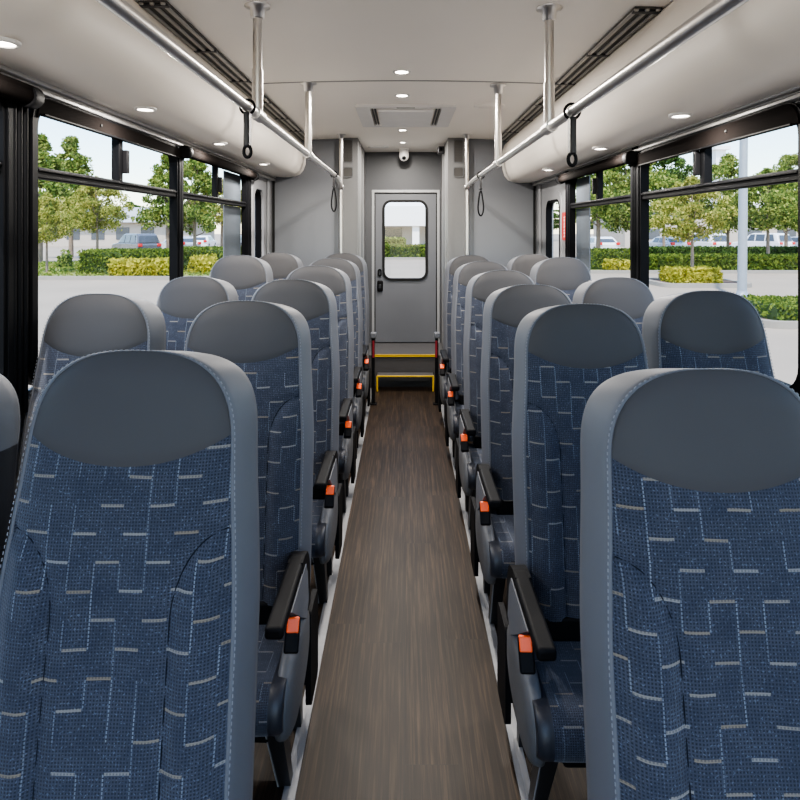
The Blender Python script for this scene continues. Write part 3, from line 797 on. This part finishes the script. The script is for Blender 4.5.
# round downlights
def downlight(x, y, z, r, label, group, lampm, tilt=0):
    t = empty('downlight', label, 'ceiling light', (x, y, z), group); t.rotation_euler = (0, tilt, 0)
    b = MB(); b.lathe([(r*1.35, .004), (r*1.38, -.001), (r*1.25, -.006), (r*1.0, -.006), (r*.97, .0)], 28); b.build('rim', M['white'], t)
    b = MB(); b.lathe([(r*1.0, .002), (r, -.002), (r*.6, -.004), (.001, -.0045)], 24); b.build('lens', lampm, t)
cl = {-1: (1.50, 2.33, 3.27, 4.30), 1: (2.18, 3.07, 4.18)}
for s in (-1, 1):
    sd = 'left' if s < 0 else 'right'
    for k, y in enumerate(cl[s]):
        if s < 0: lab = '%s round downlight in the left cove' % ['first from the camera', 'second from the camera', 'third from the camera', 'rearmost'][k]
        else: lab = '%s round downlight in the right cove' % ['largest', 'middle', 'rearmost'][k]
        downlight(s*.985, y, 1.8075 if s < 0 else 1.7555, .030, lab, 'cove downlights', M['lamp'])
for y, r, lab in ((3.12, .034, 'ceiling downlight before the arched seam, first of the centre line'), (3.69, .034, 'ceiling downlight between the arched seam and the roof vent'), (4.98, .032, 'ceiling downlight just behind the roof vent'), (5.69, .026, 'small ceiling downlight in front of the camera dome')):
    downlight(-.012, y, ceilz(0)+(.005 if y > 3.3 else .001), r, lab, 'ceiling downlights', M['lamp'])
t = empty('oval_light', 'wide white oval light on the ceiling left of the camera dome', 'ceiling light', (-.25, 5.95, ceilz(.25)+.005))
b = MB(); L_ = rrect(-.10, .10, -.055, .055, .054); b.ring(L_, [(x*.82, y*.75) for x, y in L_], -.012, .002, 'z'); b.build('rim', M['white'], t)
b = MB(); L2 = [(x*.83, y*.77) for x, y in L_]; b.prism(L2, -.008, .0, 'z'); b.build('lens', M['white'], t)
t = empty('ceiling_speaker', 'faint round white speaker cover on the ceiling near right post', 'speaker', (.555, 3.96, ceilz(.555)+.004))
b = MB(); b.lathe([(.1, .002), (.1, -.004), (.085, -.008), (.08, -.006)], 30); b.build('rim', M['ceil'], t)
b = MB(); b.lathe([(.081, .0), (.081, -.007), (.001, -.009)], 30); b.build('grille', M['ceil'], t)
# roof vent
t = empty('roof_vent', 'square white roof vent hatch with dark louvre slots in the ceiling', 'vent', (.012, 4.35, ceilz(0)+.004))
b = MB(); b.ring(rrect(-.33, .33, -.40, .40, .03), rrect(-.235, .235, -.33, .33, .02), -.016, .004, 'z'); b.build('frame', M['white'], t)
b = MB(); b.rbox((-.19, -.30, -.030), (.19, .30, -.004), .012); b.build('cover', M['white'], t)
for s in (-1, 1):
    for q in (.205, .224):
        b = MB(); b.box((s*q-.005, -.31, -.012), (s*q+.005, .31, .0)); b.build('side_slot', M['dkslot'], t)
b = MB(); b.box((-.15, .315, -.014), (.15, .345, -.0)); b.build('rear_slot', M['dkslot'], t)
b = MB(); b.box((-.06, -.375, -.018), (.06, -.345, -.012)); b.build('latch', M['slat'], t)
# dome camera
t = empty('security_camera', 'small white dome security camera above the rear door', 'camera', (0.0, 6.15, ceilz(0)+.003))
b = MB(); b.lathe([(.055, .002), (.055, -.012), (.046, -.035), (.044, -.05)], 24); b.build('housing', M['white'], t)
b = MB(); b.lathe([(.049, -.045), (.050, -.075), (.044, -.098), (.030, -.115), (.012, -.123), (.001, -.124)], 24); hd = b.build('dome', M['white'], t)
b = MB(); b.lathe([(.020, 0), (.020, -.006), (.012, -.010), (.001, -.011)], 18, (0, -.040, -.094), mat=Matrix.Rotation(math.radians(-62), 4, 'X')); b.build('lens', M['black'], hd)
t = empty('sensor_box', 'small dark box fixed high on the right column edge', 'sensor', (.350, 5.80, 2.10))
b = MB(); b.rbox((-.03, -.04, -.04), (.028, .04, .03), .008); b.build('case', M['steel_dark'], t)
b = MB(); b.lathe([(.018, 0), (.018, .01), (.001, .012)], 14, (-.006, -.038, 0), mat=Matrix.Rotation(PI/2, 4, 'X')); b.build('lens', M['black'], t)
b = MB(); b.box((.025, -.02, -.02), (.036, .02, .02)); b.build('mount', M['alu'], t)
# column grilles and speakers
for s, cx, sd in ((-1, -.492, 'left'), (1, .478, 'right')):
    yf = YP-.035
    t = empty('column_vent', 'tall dark louvred vent at the top of the %s rear column' % sd, 'vent', (cx, yf, pz(163, yf)), 'column vents')
    H = pz(139, yf)-pz(163, yf)
    b = MB(); b.ring(rrect(-.045, .045, 0, H, .012), rrect(-.036, .036, .01, H-.01, .008), -.008, 0, 'y'); b.build('frame', M['cap'], t)
    b = MB(); b.box((-.037, -.002, .008), (.037, .0, H-.008))
    k = 0
    while .015+k*.014 < H-.02: b.box((-.036, -.007, .015+k*.014), (.036, -.001, .021+k*.014)); k += 1
    b.build('louvre', M['dkslot'], t)
    t = empty('column_speaker', 'small square dark speaker below the %s column vent' % sd, 'speaker', (cx, yf, pz(177.5, yf)), 'column speakers')
    H = pz(167, yf)-pz(177.5, yf)
    b = MB(); b.ring(rrect(-.046, .046, 0, H, .018), rrect(-.038, .038, .008, H-.008, .014), -.010, 0, 'y'); b.build('rim', M['cap'], t)
    b = MB(); L_ = rrect(-.039, .039, .007, H-.007, .014); b.prism(L_, -.006, 0, 'y'); b.build('grille', M['dkslot'], t)
# belt retractor posts beside the step
for s, x, sd in ((-1, -.262, 'left'), (1, .278, 'right')):
    t = empty('belt_retractor', 'grey belt retractor with red webbing beside the %s end of the step' % sd, 'belt retractor', (x, 5.20, FZ), 'belt retractors')
    b = MB(); b.rbox((-.014, -.012, 0), (.014, .012, .57), .004); b.rbox((-.03, -.03, 0), (.03, .03, .012), .004); b.build('post', M['black'], t)
    b = MB(); b.rbox((-.022, -.03, .565), (.028, .035, .612), .008); b.build('head', M['greyplastic'], t)
    b = MB(); b.rbox((-.010-.004*s, -.017, .40), (.008-.004*s, -.012, .545), .002); b.build('webbing', M['redbelt'], t)
# red label on right wall
t = empty('warning_label', 'narrow red label with white marks beside the narrow right window', 'sign', (WX-.0005, 4.415, 1.27))
b = MB(); L_ = rrect(-.065, .065, 0, .20, .012); b.prism(L_, -.004, 0, 'x'); b.build('plate', M['red'], t)
b = MB(); random.seed(5)
for k in range(7):
    z = .02+k*.023; y0 = -.014
    b.box((-.0052, y0, z), (-.004, y0+.005, z+.015)); b.box((-.0052, y0+.010+.006*random.random(), z+.001), (-.004, y0+.026, z+.006))
    if k % 2: b.box((-.0052, y0+.002, z+.010), (-.004, y0+.022, z+.015))
b.build('lettering', M['white'], t)

# ------------------------------------------------------------------ outdoors
b = MB(); b.grid([[(x, y, GZ) for x in (-200, -60, -20, -2.2, 2.2, 20, 60, 200)] for y in (-60, -10, 8, 30, 60, 110, 260)]); 
struct(b.build('ground', M['concrete']), 'pale concrete parking lot outside the bus', 'ground')
def kerb(name, x0, x1, y0, y1, lab, inner, z=.15):
    b = MB(); b.ring(rrect(x0, x1, y0, y1, .5), rrect(x0+.2, x1-.2, y0+.2, y1-.2, .35), GZ, GZ+z, 'z')
    o = struct(b.build(name, M['kerb']), lab, 'kerb')
    b = MB(); b.prism(rrect(x0+.15, x1-.15, y0+.15, y1-.15, .38), GZ, GZ+z-.03, 'z'); struct(b.build('bed', inner), lab.replace('kerb around', 'ground of'), 'planting bed')
kerb('kerb', -34, -5.5, 25.2, 37.5, 'kerb around the planting strip left of the bus', M['lawn'])
kerb('kerb', 7.6, 19, 12.8, 15.2, 'kerb around the low hedge bed right of the bus', M['soil'])
kerb('kerb', 9.3, 12.6, 21.8, 24.6, 'kerb around the small shrub island right of the bus', M['soil'])
kerb('kerb', 4.5, 40, 28.8, 38, 'kerb around the long hedge strip right of the bus', M['lawn'])
kerb('kerb', -5, 4.2, 42, 46, 'kerb around the hedge bed behind the bus', M['soil'])
# pale parking lines
def leafquads(b, pts, size, rng, up=None):
    vs, fs = [], []
    for p in pts:
        d = Vector((rng.gauss(0,1), rng.gauss(0,1), rng.gauss(0,.7)+.2)).normalized()
        a = d.orthogonal().normalized(); a.rotate(Matrix.Rotation(rng.random()*2*PI, 3, d)); c = d.cross(a)
        sz = size*rng.uniform(.6, 1.25); p = Vector(p); o = len(vs)
        vs += [p-a*sz*.6, p+c*sz*.34-d*sz*.08, p+a*sz*.6, p-c*sz*.34-d*sz*.08]; fs.append((o, o+1, o+2, o+3))
    b.add(vs, fs)
TREES = {}
def tree_mesh(key, h, r, zc0, n, leaf, seed, cone):
    rng = random.Random(seed)
    # clusters
    cl_ = []
    zc = []
    for k in range(90):
        t = rng.random()**.9; z = lerp(zc0, h, t)
        prof = (math.sin(PI*min(1, (t*.9+.13)))**.8) if not cone else (1-t)**.8*min(1, (t+.12)/.25)
        rr = r*prof*math.sqrt(rng.random())*1.0; a = rng.random()*2*PI
        cl_.append((rr*math.cos(a), rr*math.sin(a), z, r*.27*rng.uniform(.6, 1.2)*(1-.45*t)))
    pts = []
    for k in range(n):
        c = cl_[rng.randrange(len(cl_))]
        d = Vector((rng.gauss(0,1), rng.gauss(0,1), rng.gauss(0,1))).normalized()*c[3]*rng.random()**.45
        pts.append((c[0]+d.x, c[1]+d.y, max(zc0*.8, c[2]+d.z*.75)))
    lb = MB(); leafquads(lb, pts, leaf, rng)
    tb = MB(); tb.tube([(0,0,0), (.04*h*.1, 0, h*.3), (0, .02*h*.1, h*.6), (0,0,h*.92)], [.018*h, .014*h, .009*h, .003*h], 8)
    for k in range(9):
        c = cl_[k*7 % 90]; z0 = min(c[2]*.75, h*.6); tb.tube([(0,0,z0), (c[0]*.5, c[1]*.5, (z0+c[2])/2-.1), (c[0], c[1], c[2])], [.008*h, .005*h, .002*h], 6, cap=False)
    TREES[key] = (lb, tb)
def place_tree(key, mat, x, y, z0, rz, sc, label, group, protos={}):
    pk = (key, mat)
    if pk not in protos:
        t = empty('tree', label, 'tree', (x, y, z0), group, rz); lb, tb = TREES[key]
        lb.build('crown', M[mat], t, fix=False); tb.build('trunk', M['bark'], t); t.scale = sc; protos[pk] = t; return t
    return dup(protos[pk], (x, y, z0), rz, label, group, sc)
tree_mesh('cone', 7, 2.1, 2.0, 10000, .17, 11, True)
tree_mesh('round', 6, 2.2, 2.7, 11000, .15, 12, False)
tree_mesh('tall', 8, 3.0, 2.9, 15000, .19, 13, False)
gl, gr_ = 'trees beyond the left windows', 'trees beyond the right windows'
def T(key, mat, pxx, Y, ytop, rad, label, group, rz=0.):
    h0 = {'cone': 7, 'round': 6, 'tall': 8}[key]; r0 = {'cone': 2.1, 'round': 2.2, 'tall': 3.0}[key]
    h = pz(ytop, Y)-GZ; place_tree(key, mat, px(pxx, Y), Y, GZ+.05, rz, (rad/r0, rad/r0, h/h0), label, group)
T('cone', 'leafA', 40, 37, 138, 2.7, 'pointed green tree at the near edge of the large left window', gl, .3)
T('cone', 'leafA', 71, 44, 140, 2.9, 'second pointed tree beyond the large left window, against the sky', gl, 1.9)
T('round', 'leafB', 97, 32.5, 180, 1.75, 'yellow-green round tree above the lawn, left of the dark parked car', gl, .8)
T('round', 'leafB', 47, 27.5, 196, 1.2, 'low yellowish tree with slim trunk on the lawn strip', gl, 2.8)
T('cone', 'leafA', 168, 41, 152, 2.2, 'green tree half behind the black pillar of the left windows', gl, 2.5)
T('cone', 'leafA', 195, 35, 146, 1.9, 'pointed green tree in the upper pane of the farther left window', gl, 4.1)
T('round', 'leafB', 222, 47, 182, 2.8, 'yellow-green tree at the rear of the farther left window', gl, 5.)
T('tall', 'leafC', 130, 96, 203, 3.2, 'dark tree rising behind the grey-roofed building', gl, 1.)
T('tall', 'leafA', 598, 40, 138, 3.4, 'tall tree filling the farther right window, rear half', gr_, .5)
T('tall', 'leafA', 632, 31, 150, 2.3, 'tall tree beside the black pillar of the right windows', gr_, 2.2)
T('round', 'leafC', 664, 47, 145, 2.4, 'darker tree in the near corner after the right pillar', gr_, 3.)
T('round', 'leafB', 692, 23.0, 180, 1.5, 'yellow-green tree growing from the small shrub island', gr_, .2)
T('tall', 'leafA', 728, 36.5, 158, 2.2, 'bushy tree just left of the grey lamp post', gr_, 4.)
T('round', 'leafA', 768, 30.5, 172, 2.0, 'rounded tree just right of the grey lamp post', gr_, 1.2)
T('tall', 'leafA', 806, 34, 150, 2.1, 'tall tree at the right photo edge', gr_, 2.9)
T('cone', 'leafA', 786, 44, 158, 2.2, 'pointed tree far back near the right photo edge', gr_, .9)
for k in range(11):
    xx = -52+k*11.0+random.uniform(-.5, .5)
    if -42 < xx < -28: continue
    T('tall', 'leafC' if k % 3 else 'leafA', 404+xx*F/112, 112, 203+random.uniform(-8, 8), 5.0, 'far tree on the horizon behind the buildings', 'far trees on the horizon', k*1.3)

def hedge(x0, x1, y0, y1, h, leafm, label, group, name='hedge', n=None, size=.11, z0=GZ+.1, bumpy=.05, seed=3):
    rng = random.Random(seed); t = empty(name, label, name, ((x0+x1)/2, (y0+y1)/2, z0), group)
    hx, hy = (x1-x0)/2, (y1-y0)/2
    b = MB(); 
    P = []
    nx = max(4, int(hx*2/.4))
    for i in range(nx+1):
        x = lerp(-hx, hx, i/nx); hh = h*(.92+bumpy*rng.uniform(-1, 1)); e = .94
        P.append([(x, -hy*e, 0), (x, -hy*e, hh*.8), (x, -hy*.7, hh), (x, hy*.7, hh), (x, hy*e, hh*.8), (x, hy*e, 0)])
    b.grid(P); K = 6; b.add(P[0], [tuple(range(6))]); b.add(P[-1], [tuple(range(6))])
    b.build('core', M['hcore'], t)
    area = (2*hx)*(2*hy)+2*(2*hx+2*hy)*h
    n = n or int(min(12000, area*260)); pts = []
    for k in range(n):
        q = rng.random()*area
        if q < 4*hx*hy: p = (rng.uniform(-hx, hx), rng.uniform(-hy, hy), h*(1+bumpy*rng.uniform(-1, 1.4)))
        else:
            z = rng.random()**.8*h
            if rng.random() < hx/(hx+hy): p = (rng.uniform(-hx, hx), (-hy if rng.random() < .75 else hy)*rng.uniform(.93, 1.08), z)
            else: p = ((-hx if rng.random() < .5 else hx)*rng.uniform(.93, 1.05), rng.uniform(-hy, hy), z)
        pts.append(p)
    b = MB(); leafquads(b, pts, size, rng); b.build('foliage', M[leafm], t, fix=False)
gh = 'clipped hedges around the parking lot'; gs = 'yellow shrubs around the parking lot'
hedge(px(85, 27.2), px(172, 27.2), 26.7, 28.6, 1.02, 'leafH', 'boxy green hedge below the parked dark car', gh, seed=1)
hedge(px(176, 30), px(262, 30), 29.2, 31, 1.05, 'leafH', 'green hedge seen through the farther left window', gh, seed=2)
hedge(px(114, 26), px(170, 26), 25.55, 26.4, .52, 'leafY', 'bright yellow shrub in front of the boxy left hedge', gs, 'shrub', bumpy=.3, size=.2, seed=3)
hedge(px(193, 27.5), px(214, 27.5), 27, 28, .55, 'leafY', 'small yellow shrub seen through the farther left window', gs, 'shrub', bumpy=.35, size=.2, seed=4)
hedge(px(60, 31), px(68, 31), 30.8, 31.4, .62, 'leafA', 'tiny round bush on the lawn left of the hedge', gs, 'shrub', bumpy=.35, size=.16, seed=5)
hedge(px(757, 13.9), 18.5, 13.1, 14.8, .36, 'leafH', 'low green hedge in the bottom right of the right window', gh, size=.10, n=9000, seed=6)
hedge(px(671, 22.6), px(718, 22.6), 22.3, 23.6, .40, 'leafY', 'rounded yellow shrub on the small kerbed island', gs, 'shrub', bumpy=.3, size=.11, n=4500, seed=7)
hedge(px(586, 30), px(640, 30), 29.8, 31.4, .95, 'leafH', 'green hedge in the farther right window', gh, seed=8)
hedge(px(608, 29), px(632, 29), 29.05, 29.7, .36, 'leafY', 'yellow shrub in front of the hedge in the farther right window', gs, 'shrub', bumpy=.35, size=.18, seed=9)
hedge(px(646, 30), px(840, 30), 29.4, 30.8, .66, 'leafH', 'long light green hedge across the large right window', gh, size=.2, n=9000, seed=10)
hedge(px(640, 36), px(850, 36), 35.4, 36.8, .85, 'leafC', 'dark hedge behind the long light hedge on the right', gh, size=.25, n=5000, seed=11)
hedge(-4.2, 3.6, 42.6, 44.2, .80, 'leafH', 'clipped hedge seen through the rear door window', gh, size=.2, n=5000, seed=12)
hedge(-4.2, 0.0, 44.7, 45.8, 1.25, 'leafA', 'taller planting behind the hedge in the rear door window', gh, size=.25, n=2500, seed=13)
# lawn blades
rng = random.Random(4); b = MB(); pts = [(rng.uniform(-30, -6), rng.uniform(25.5, 36), GZ+.15+rng.random()*.05) for k in range(9000)]
leafquads(b, pts, .14, rng); tag(b.build('grass', M['grassm'], fix=False), 'tufted green grass on the left planting strip', 'grass', kind='stuff')

# lamp post
Yp = 17.9; t = empty('lamp_post', 'grey steel lamp post standing beyond the large right window', 'lamp post', (px(742, Yp), Yp, GZ))
b = MB(); b.tube([(0,0,.0), (.04,0,4), (.12,0,9.5)], [.13, .115, .09], 16); b.build('pole', M['postm'], t)
b = MB(); b.lathe([(.24, 0), (.24, .12), (.16, .2), (.14, .3)], 20); b.build('base', M['postm'], t)
b = MB(); b.rbox((-.1, -.2, 9.4), (1.1, .2, 9.55), .04); b.build('lamp_head', M['cars'], t)

# cars
def car(x, y, rz, paint, label, suv=False):
    t = empty('car', label, 'car', (x, y, GZ), 'parked cars', rz)
    L_ = 4.7; h = 1.75 if suv else 1.45; w = .92
    if suv: low = [(-2.35, .45), (-2.38, .95), (-2.25, 1.05), (1.2, 1.05), (2.2, .92), (2.36, .7), (2.34, .38), (-2.3, .35)]; top = [(-2.22, 1.04), (-2.0, 1.62), (-1.7, h), (.2, h), (.55, 1.66), (1.25, 1.04)]
    else: low = [(-2.3, .42), (-2.34, .85), (-2.2, .95), (1.1, .95), (2.1, .80), (2.3, .6), (2.28, .33), (-2.25, .33)]; top = [(-1.95, .94), (-1.3, 1.36), (-.9, h), (.0, h), (.4, 1.38), (1.15, .94)]
    b = MB(); b.prism(low, -w, w, 'y')
    n = len(top); vs = [(a, -w*(.97 if z < 1.1 else .80), z) for a, z in top]+[(a, w*(.97 if z < 1.1 else .80), z) for a, z in top]
    b.add(vs, [tuple(range(n)), tuple(range(n, 2*n))[::-1]]+[(i, n+i, n+(i+1)%n, (i+1)%n) for i in range(n)])
    o = b.build('body', paint, t); bv = o.modifiers.new('bevel', 'BEVEL'); bv.width = .06; bv.segments = 2
    zt = h-.10; zb = 1.08 if suv else .98
    for s in (-1, 1):
        for (a0, a1) in (((-1.9, -1.05), (-.95, -.1), (0, .75)) if suv else ((-1.25, -.5), (-.42, .55))):
            k0, k1 = -w*.985, -w*.845
            sl = .22 if a0 == min(-1.9, a0) or (not suv and a0 < -1) else 0; sr = .30 if a1 > .5 else 0
            b = MB(); b.add([(a0, s*abs(k0), zb), (a1, s*abs(k0), zb), (a1-sr, s*abs(k1), zt), (a0+sl, s*abs(k1), zt)], [(0,1,2,3)]); b.build('side_window', M['bglass'], t)
    b = MB(); xr, xr2 = (-2.26, -2.06) if suv else (-1.86, -1.42); b.add([(xr-.03, -.7, zb+.02), (xr-.03, .7, zb+.02), (xr2-.03, .6, zt-.06), (xr2-.03, -.6, zt-.06)], [(0,1,2,3)]); b.build('rear_window', M['bglass'], t)
    for s in (-1, 1):
        b = MB(); b.rbox((-2.42, s*.72-.16, .80), (-2.2, s*.72+.16, 1.02), .03); b.build('tail_light', M['tail'], t)
        for a in (-1.45, 1.45):
            b = MB(); b.tube([(a, s*.72, .34), (a, s*.94, .34)], .34, 20); wl_ = b.build('wheel', M['tyre'], t)
            b = MB(); b.tube([(a, s*.93, .34), (a, s*.95, .34)], .2, 16); b.build('hub_cap', M['cars'], wl_)
car(px(136, 47), 47, PI-.75, M['carg'], 'dark grey estate car parked above the boxy left hedge', True)
car(px(178, 53), 53, PI-.75, M['cars'], 'silver car parked beside the dark estate car')
car(px(203, 62), 62, PI/2+.1, M['carw'], 'white car in the farther left window, nearer the pillar')
car(px(234, 63), 63, PI/2+.1, M['carw'], 'white car in the farther left window, nearer the rear')
for k, (q, pm, lab) in enumerate(((600, 'carw', 'white parked car behind the hedge in the farther right window'), (667, 'cars', 'silver parked car next to the right pillar, behind hedges'), (705, 'carw', 'white parked car just left of the lamp post'), (768, 'carw', 'white parked car just right of the lamp post'), (808, 'cars', 'silver parked car at the right photo edge'))):
    car(px(q, 52), 52+.3*k, PI/2+.12*k, M[pm], lab, k in (2, 3))

# buildings
def building(name, label, x0, x1, y, d, h, wallm, roofm, wins, roof='flat'):
    t = empty(name, label, 'building', ((x0+x1)/2, y, GZ)); hx = (x1-x0)/2
    b = MB(); b.box((-hx, 0, 0), (hx, d, h)); b.build('wall', wallm, t)
    if roof == 'hip':
        b = MB(); e = .8; b.add([(-hx-e, -e, h), (hx+e, -e, h), (hx+e, d+e, h), (-hx-e, d+e, h), (-hx+d*.5, d*.5, h+2.0), (hx-d*.5, d*.5, h+2.0)], [(0,1,5,4), (1,2,5), (2,3,4,5), (3,0,4), (0,3,2,1)])
    else: b = MB(); b.box((-hx-.4, -.6, h), (hx+.4, d+.4, h+.5))
    b.build('roof', roofm, t)
    for (a, z0, w, hh) in wins:
        b = MB(); b.box((a-w/2, -.05, z0), (a+w/2, .02, z0+hh)); b.build('window', M['bglass'], t)
building('shop_building', 'low grey-roofed building behind the dark parked car', -46, -26, 74, 10, 2.9, M['bwall'], M['roofg'], [(a, .8, 1.6, 1.5) for a in (-7, -4, -1, 2, 5, 8)], 'hip')
building('office_building', 'tan building with dark windows behind the parked cars on the right', 26, 62, 72, 12, 4.6, M['bwall'], M['bwhite'], [(a, z, 2.2, 1.2) for a in range(-15, 17, 4) for z in (.9, 2.9)])
building('tower_building', 'pale tall block rising behind the trees left of the lamp post', px(716, 92), px(726, 92), 92, 2, 14, M['bwhite'], M['bwhite'], [(0, 11, .5, 1)])
Yb = 64
b0 = pz(226, Yb)-GZ
t = empty('canopy_building', 'grey building with a bright white canopy seen through the rear door', 'building', (0, Yb, GZ))
b = MB(); b.box((-9, 1.5, 0), (9, 8, b0)); b.build('wall', M['bgrey'], t)
b = MB(); b.box((-10, -2.2, b0), (10, 8.5, b0+2.0)); b.add([(-10, -2.2, b0+2.0), (10, -2.2, b0+2.0), (10, 8.5, b0+2.0), (-10, 8.5, b0+2.0), (-7, 3, b0+3.0), (7, 3, b0+3.0)], [(0,1,5,4), (1,2,5), (2,3,4,5), (3,0,4)]); b.build('canopy', M['bwhite'], t)
for a in (-6.5, -1.3, 3.6):
    b = MB(); b.box((a-1.1, 1.42, .3), (a+1.1, 1.52, b0-.2)); b.build('window', M['bglass'], t)
for a in (-8, 1.2, 8):
    b = MB(); b.box((a-.35, -1.9, 0), (a+.35, -1.2, b0)); b.build('pillar', M['bwhite'], t)

# ------------------------------------------------------------------ light
w = bpy.data.worlds.new('World'); bpy.context.scene.world = w; w.use_nodes = True
nt = w.node_tree; bg = nt.nodes['Background']
sky = nt.nodes.new('ShaderNodeTexSky'); sky.sky_type = 'NISHITA'; sky.sun_disc = False
sky.sun_elevation = math.radians(58); sky.sun_rotation = math.radians(170); sky.air_density = 1.1; sky.dust_density = .4; sky.ozone_density = 2.0
hs = nt.nodes.new('ShaderNodeHueSaturation'); hs.inputs['Saturation'].default_value = 1.0; nt.links.new(sky.outputs[0], hs.inputs['Color']); nt.links.new(hs.outputs[0], bg.inputs[0]); bg.inputs[1].default_value = .165
sun = bpy.data.lights.new('sun', 'SUN'); sun.energy = 2.1; sun.angle = math.radians(1.2); sun.color = (1, .95, .87)
so = bpy.data.objects.new('sun', sun); C.objects.link(so)
so.rotation_euler = Vector((.16, .52, -1.)).to_track_quat('-Z', 'Y').to_euler()
def area(x, y, z, sx, sy, e, col=(1, .94, .86)):
    l = bpy.data.lights.new('lamp', 'AREA'); l.shape = 'RECTANGLE'; l.size = sx; l.size_y = sy; l.energy = e; l.color = col
    o = bpy.data.objects.new('lamp', l); C.objects.link(o); o.location = (x, y, z); return o
for s in (-1, 1):
    for y in cl[s]: area(s*.985, y, 1.792 if s < 0 else 1.74, .05, .05, 3.5)
for y in (3.12, 3.69, 4.98, 5.69): area(-.012, y, 2.135, .05, .05, 6.5)

# ------------------------------------------------------------------ camera
cam = bpy.data.cameras.new('camera'); co = bpy.data.objects.new('camera', cam); C.objects.link(co)
co.location = (0, 0, CAMZ); co.rotation_euler = (PI/2, 0, 0)
cam.sensor_width = 36; cam.lens = F/800*36; cam.shift_x = -4/800; cam.shift_y = -171/800
cam.clip_start = .02; cam.clip_end = 600
sc = bpy.context.scene; sc.camera = co
sc.view_settings.view_transform = 'AgX'; sc.view_settings.look = 'AgX - Medium High Contrast'; sc.view_settings.exposure = 2.02
sc.cycles.max_bounces = 12; sc.cycles.diffuse_bounces = 6; sc.cycles.transparent_max_bounces = 16
sc.cycles.use_denoising = True
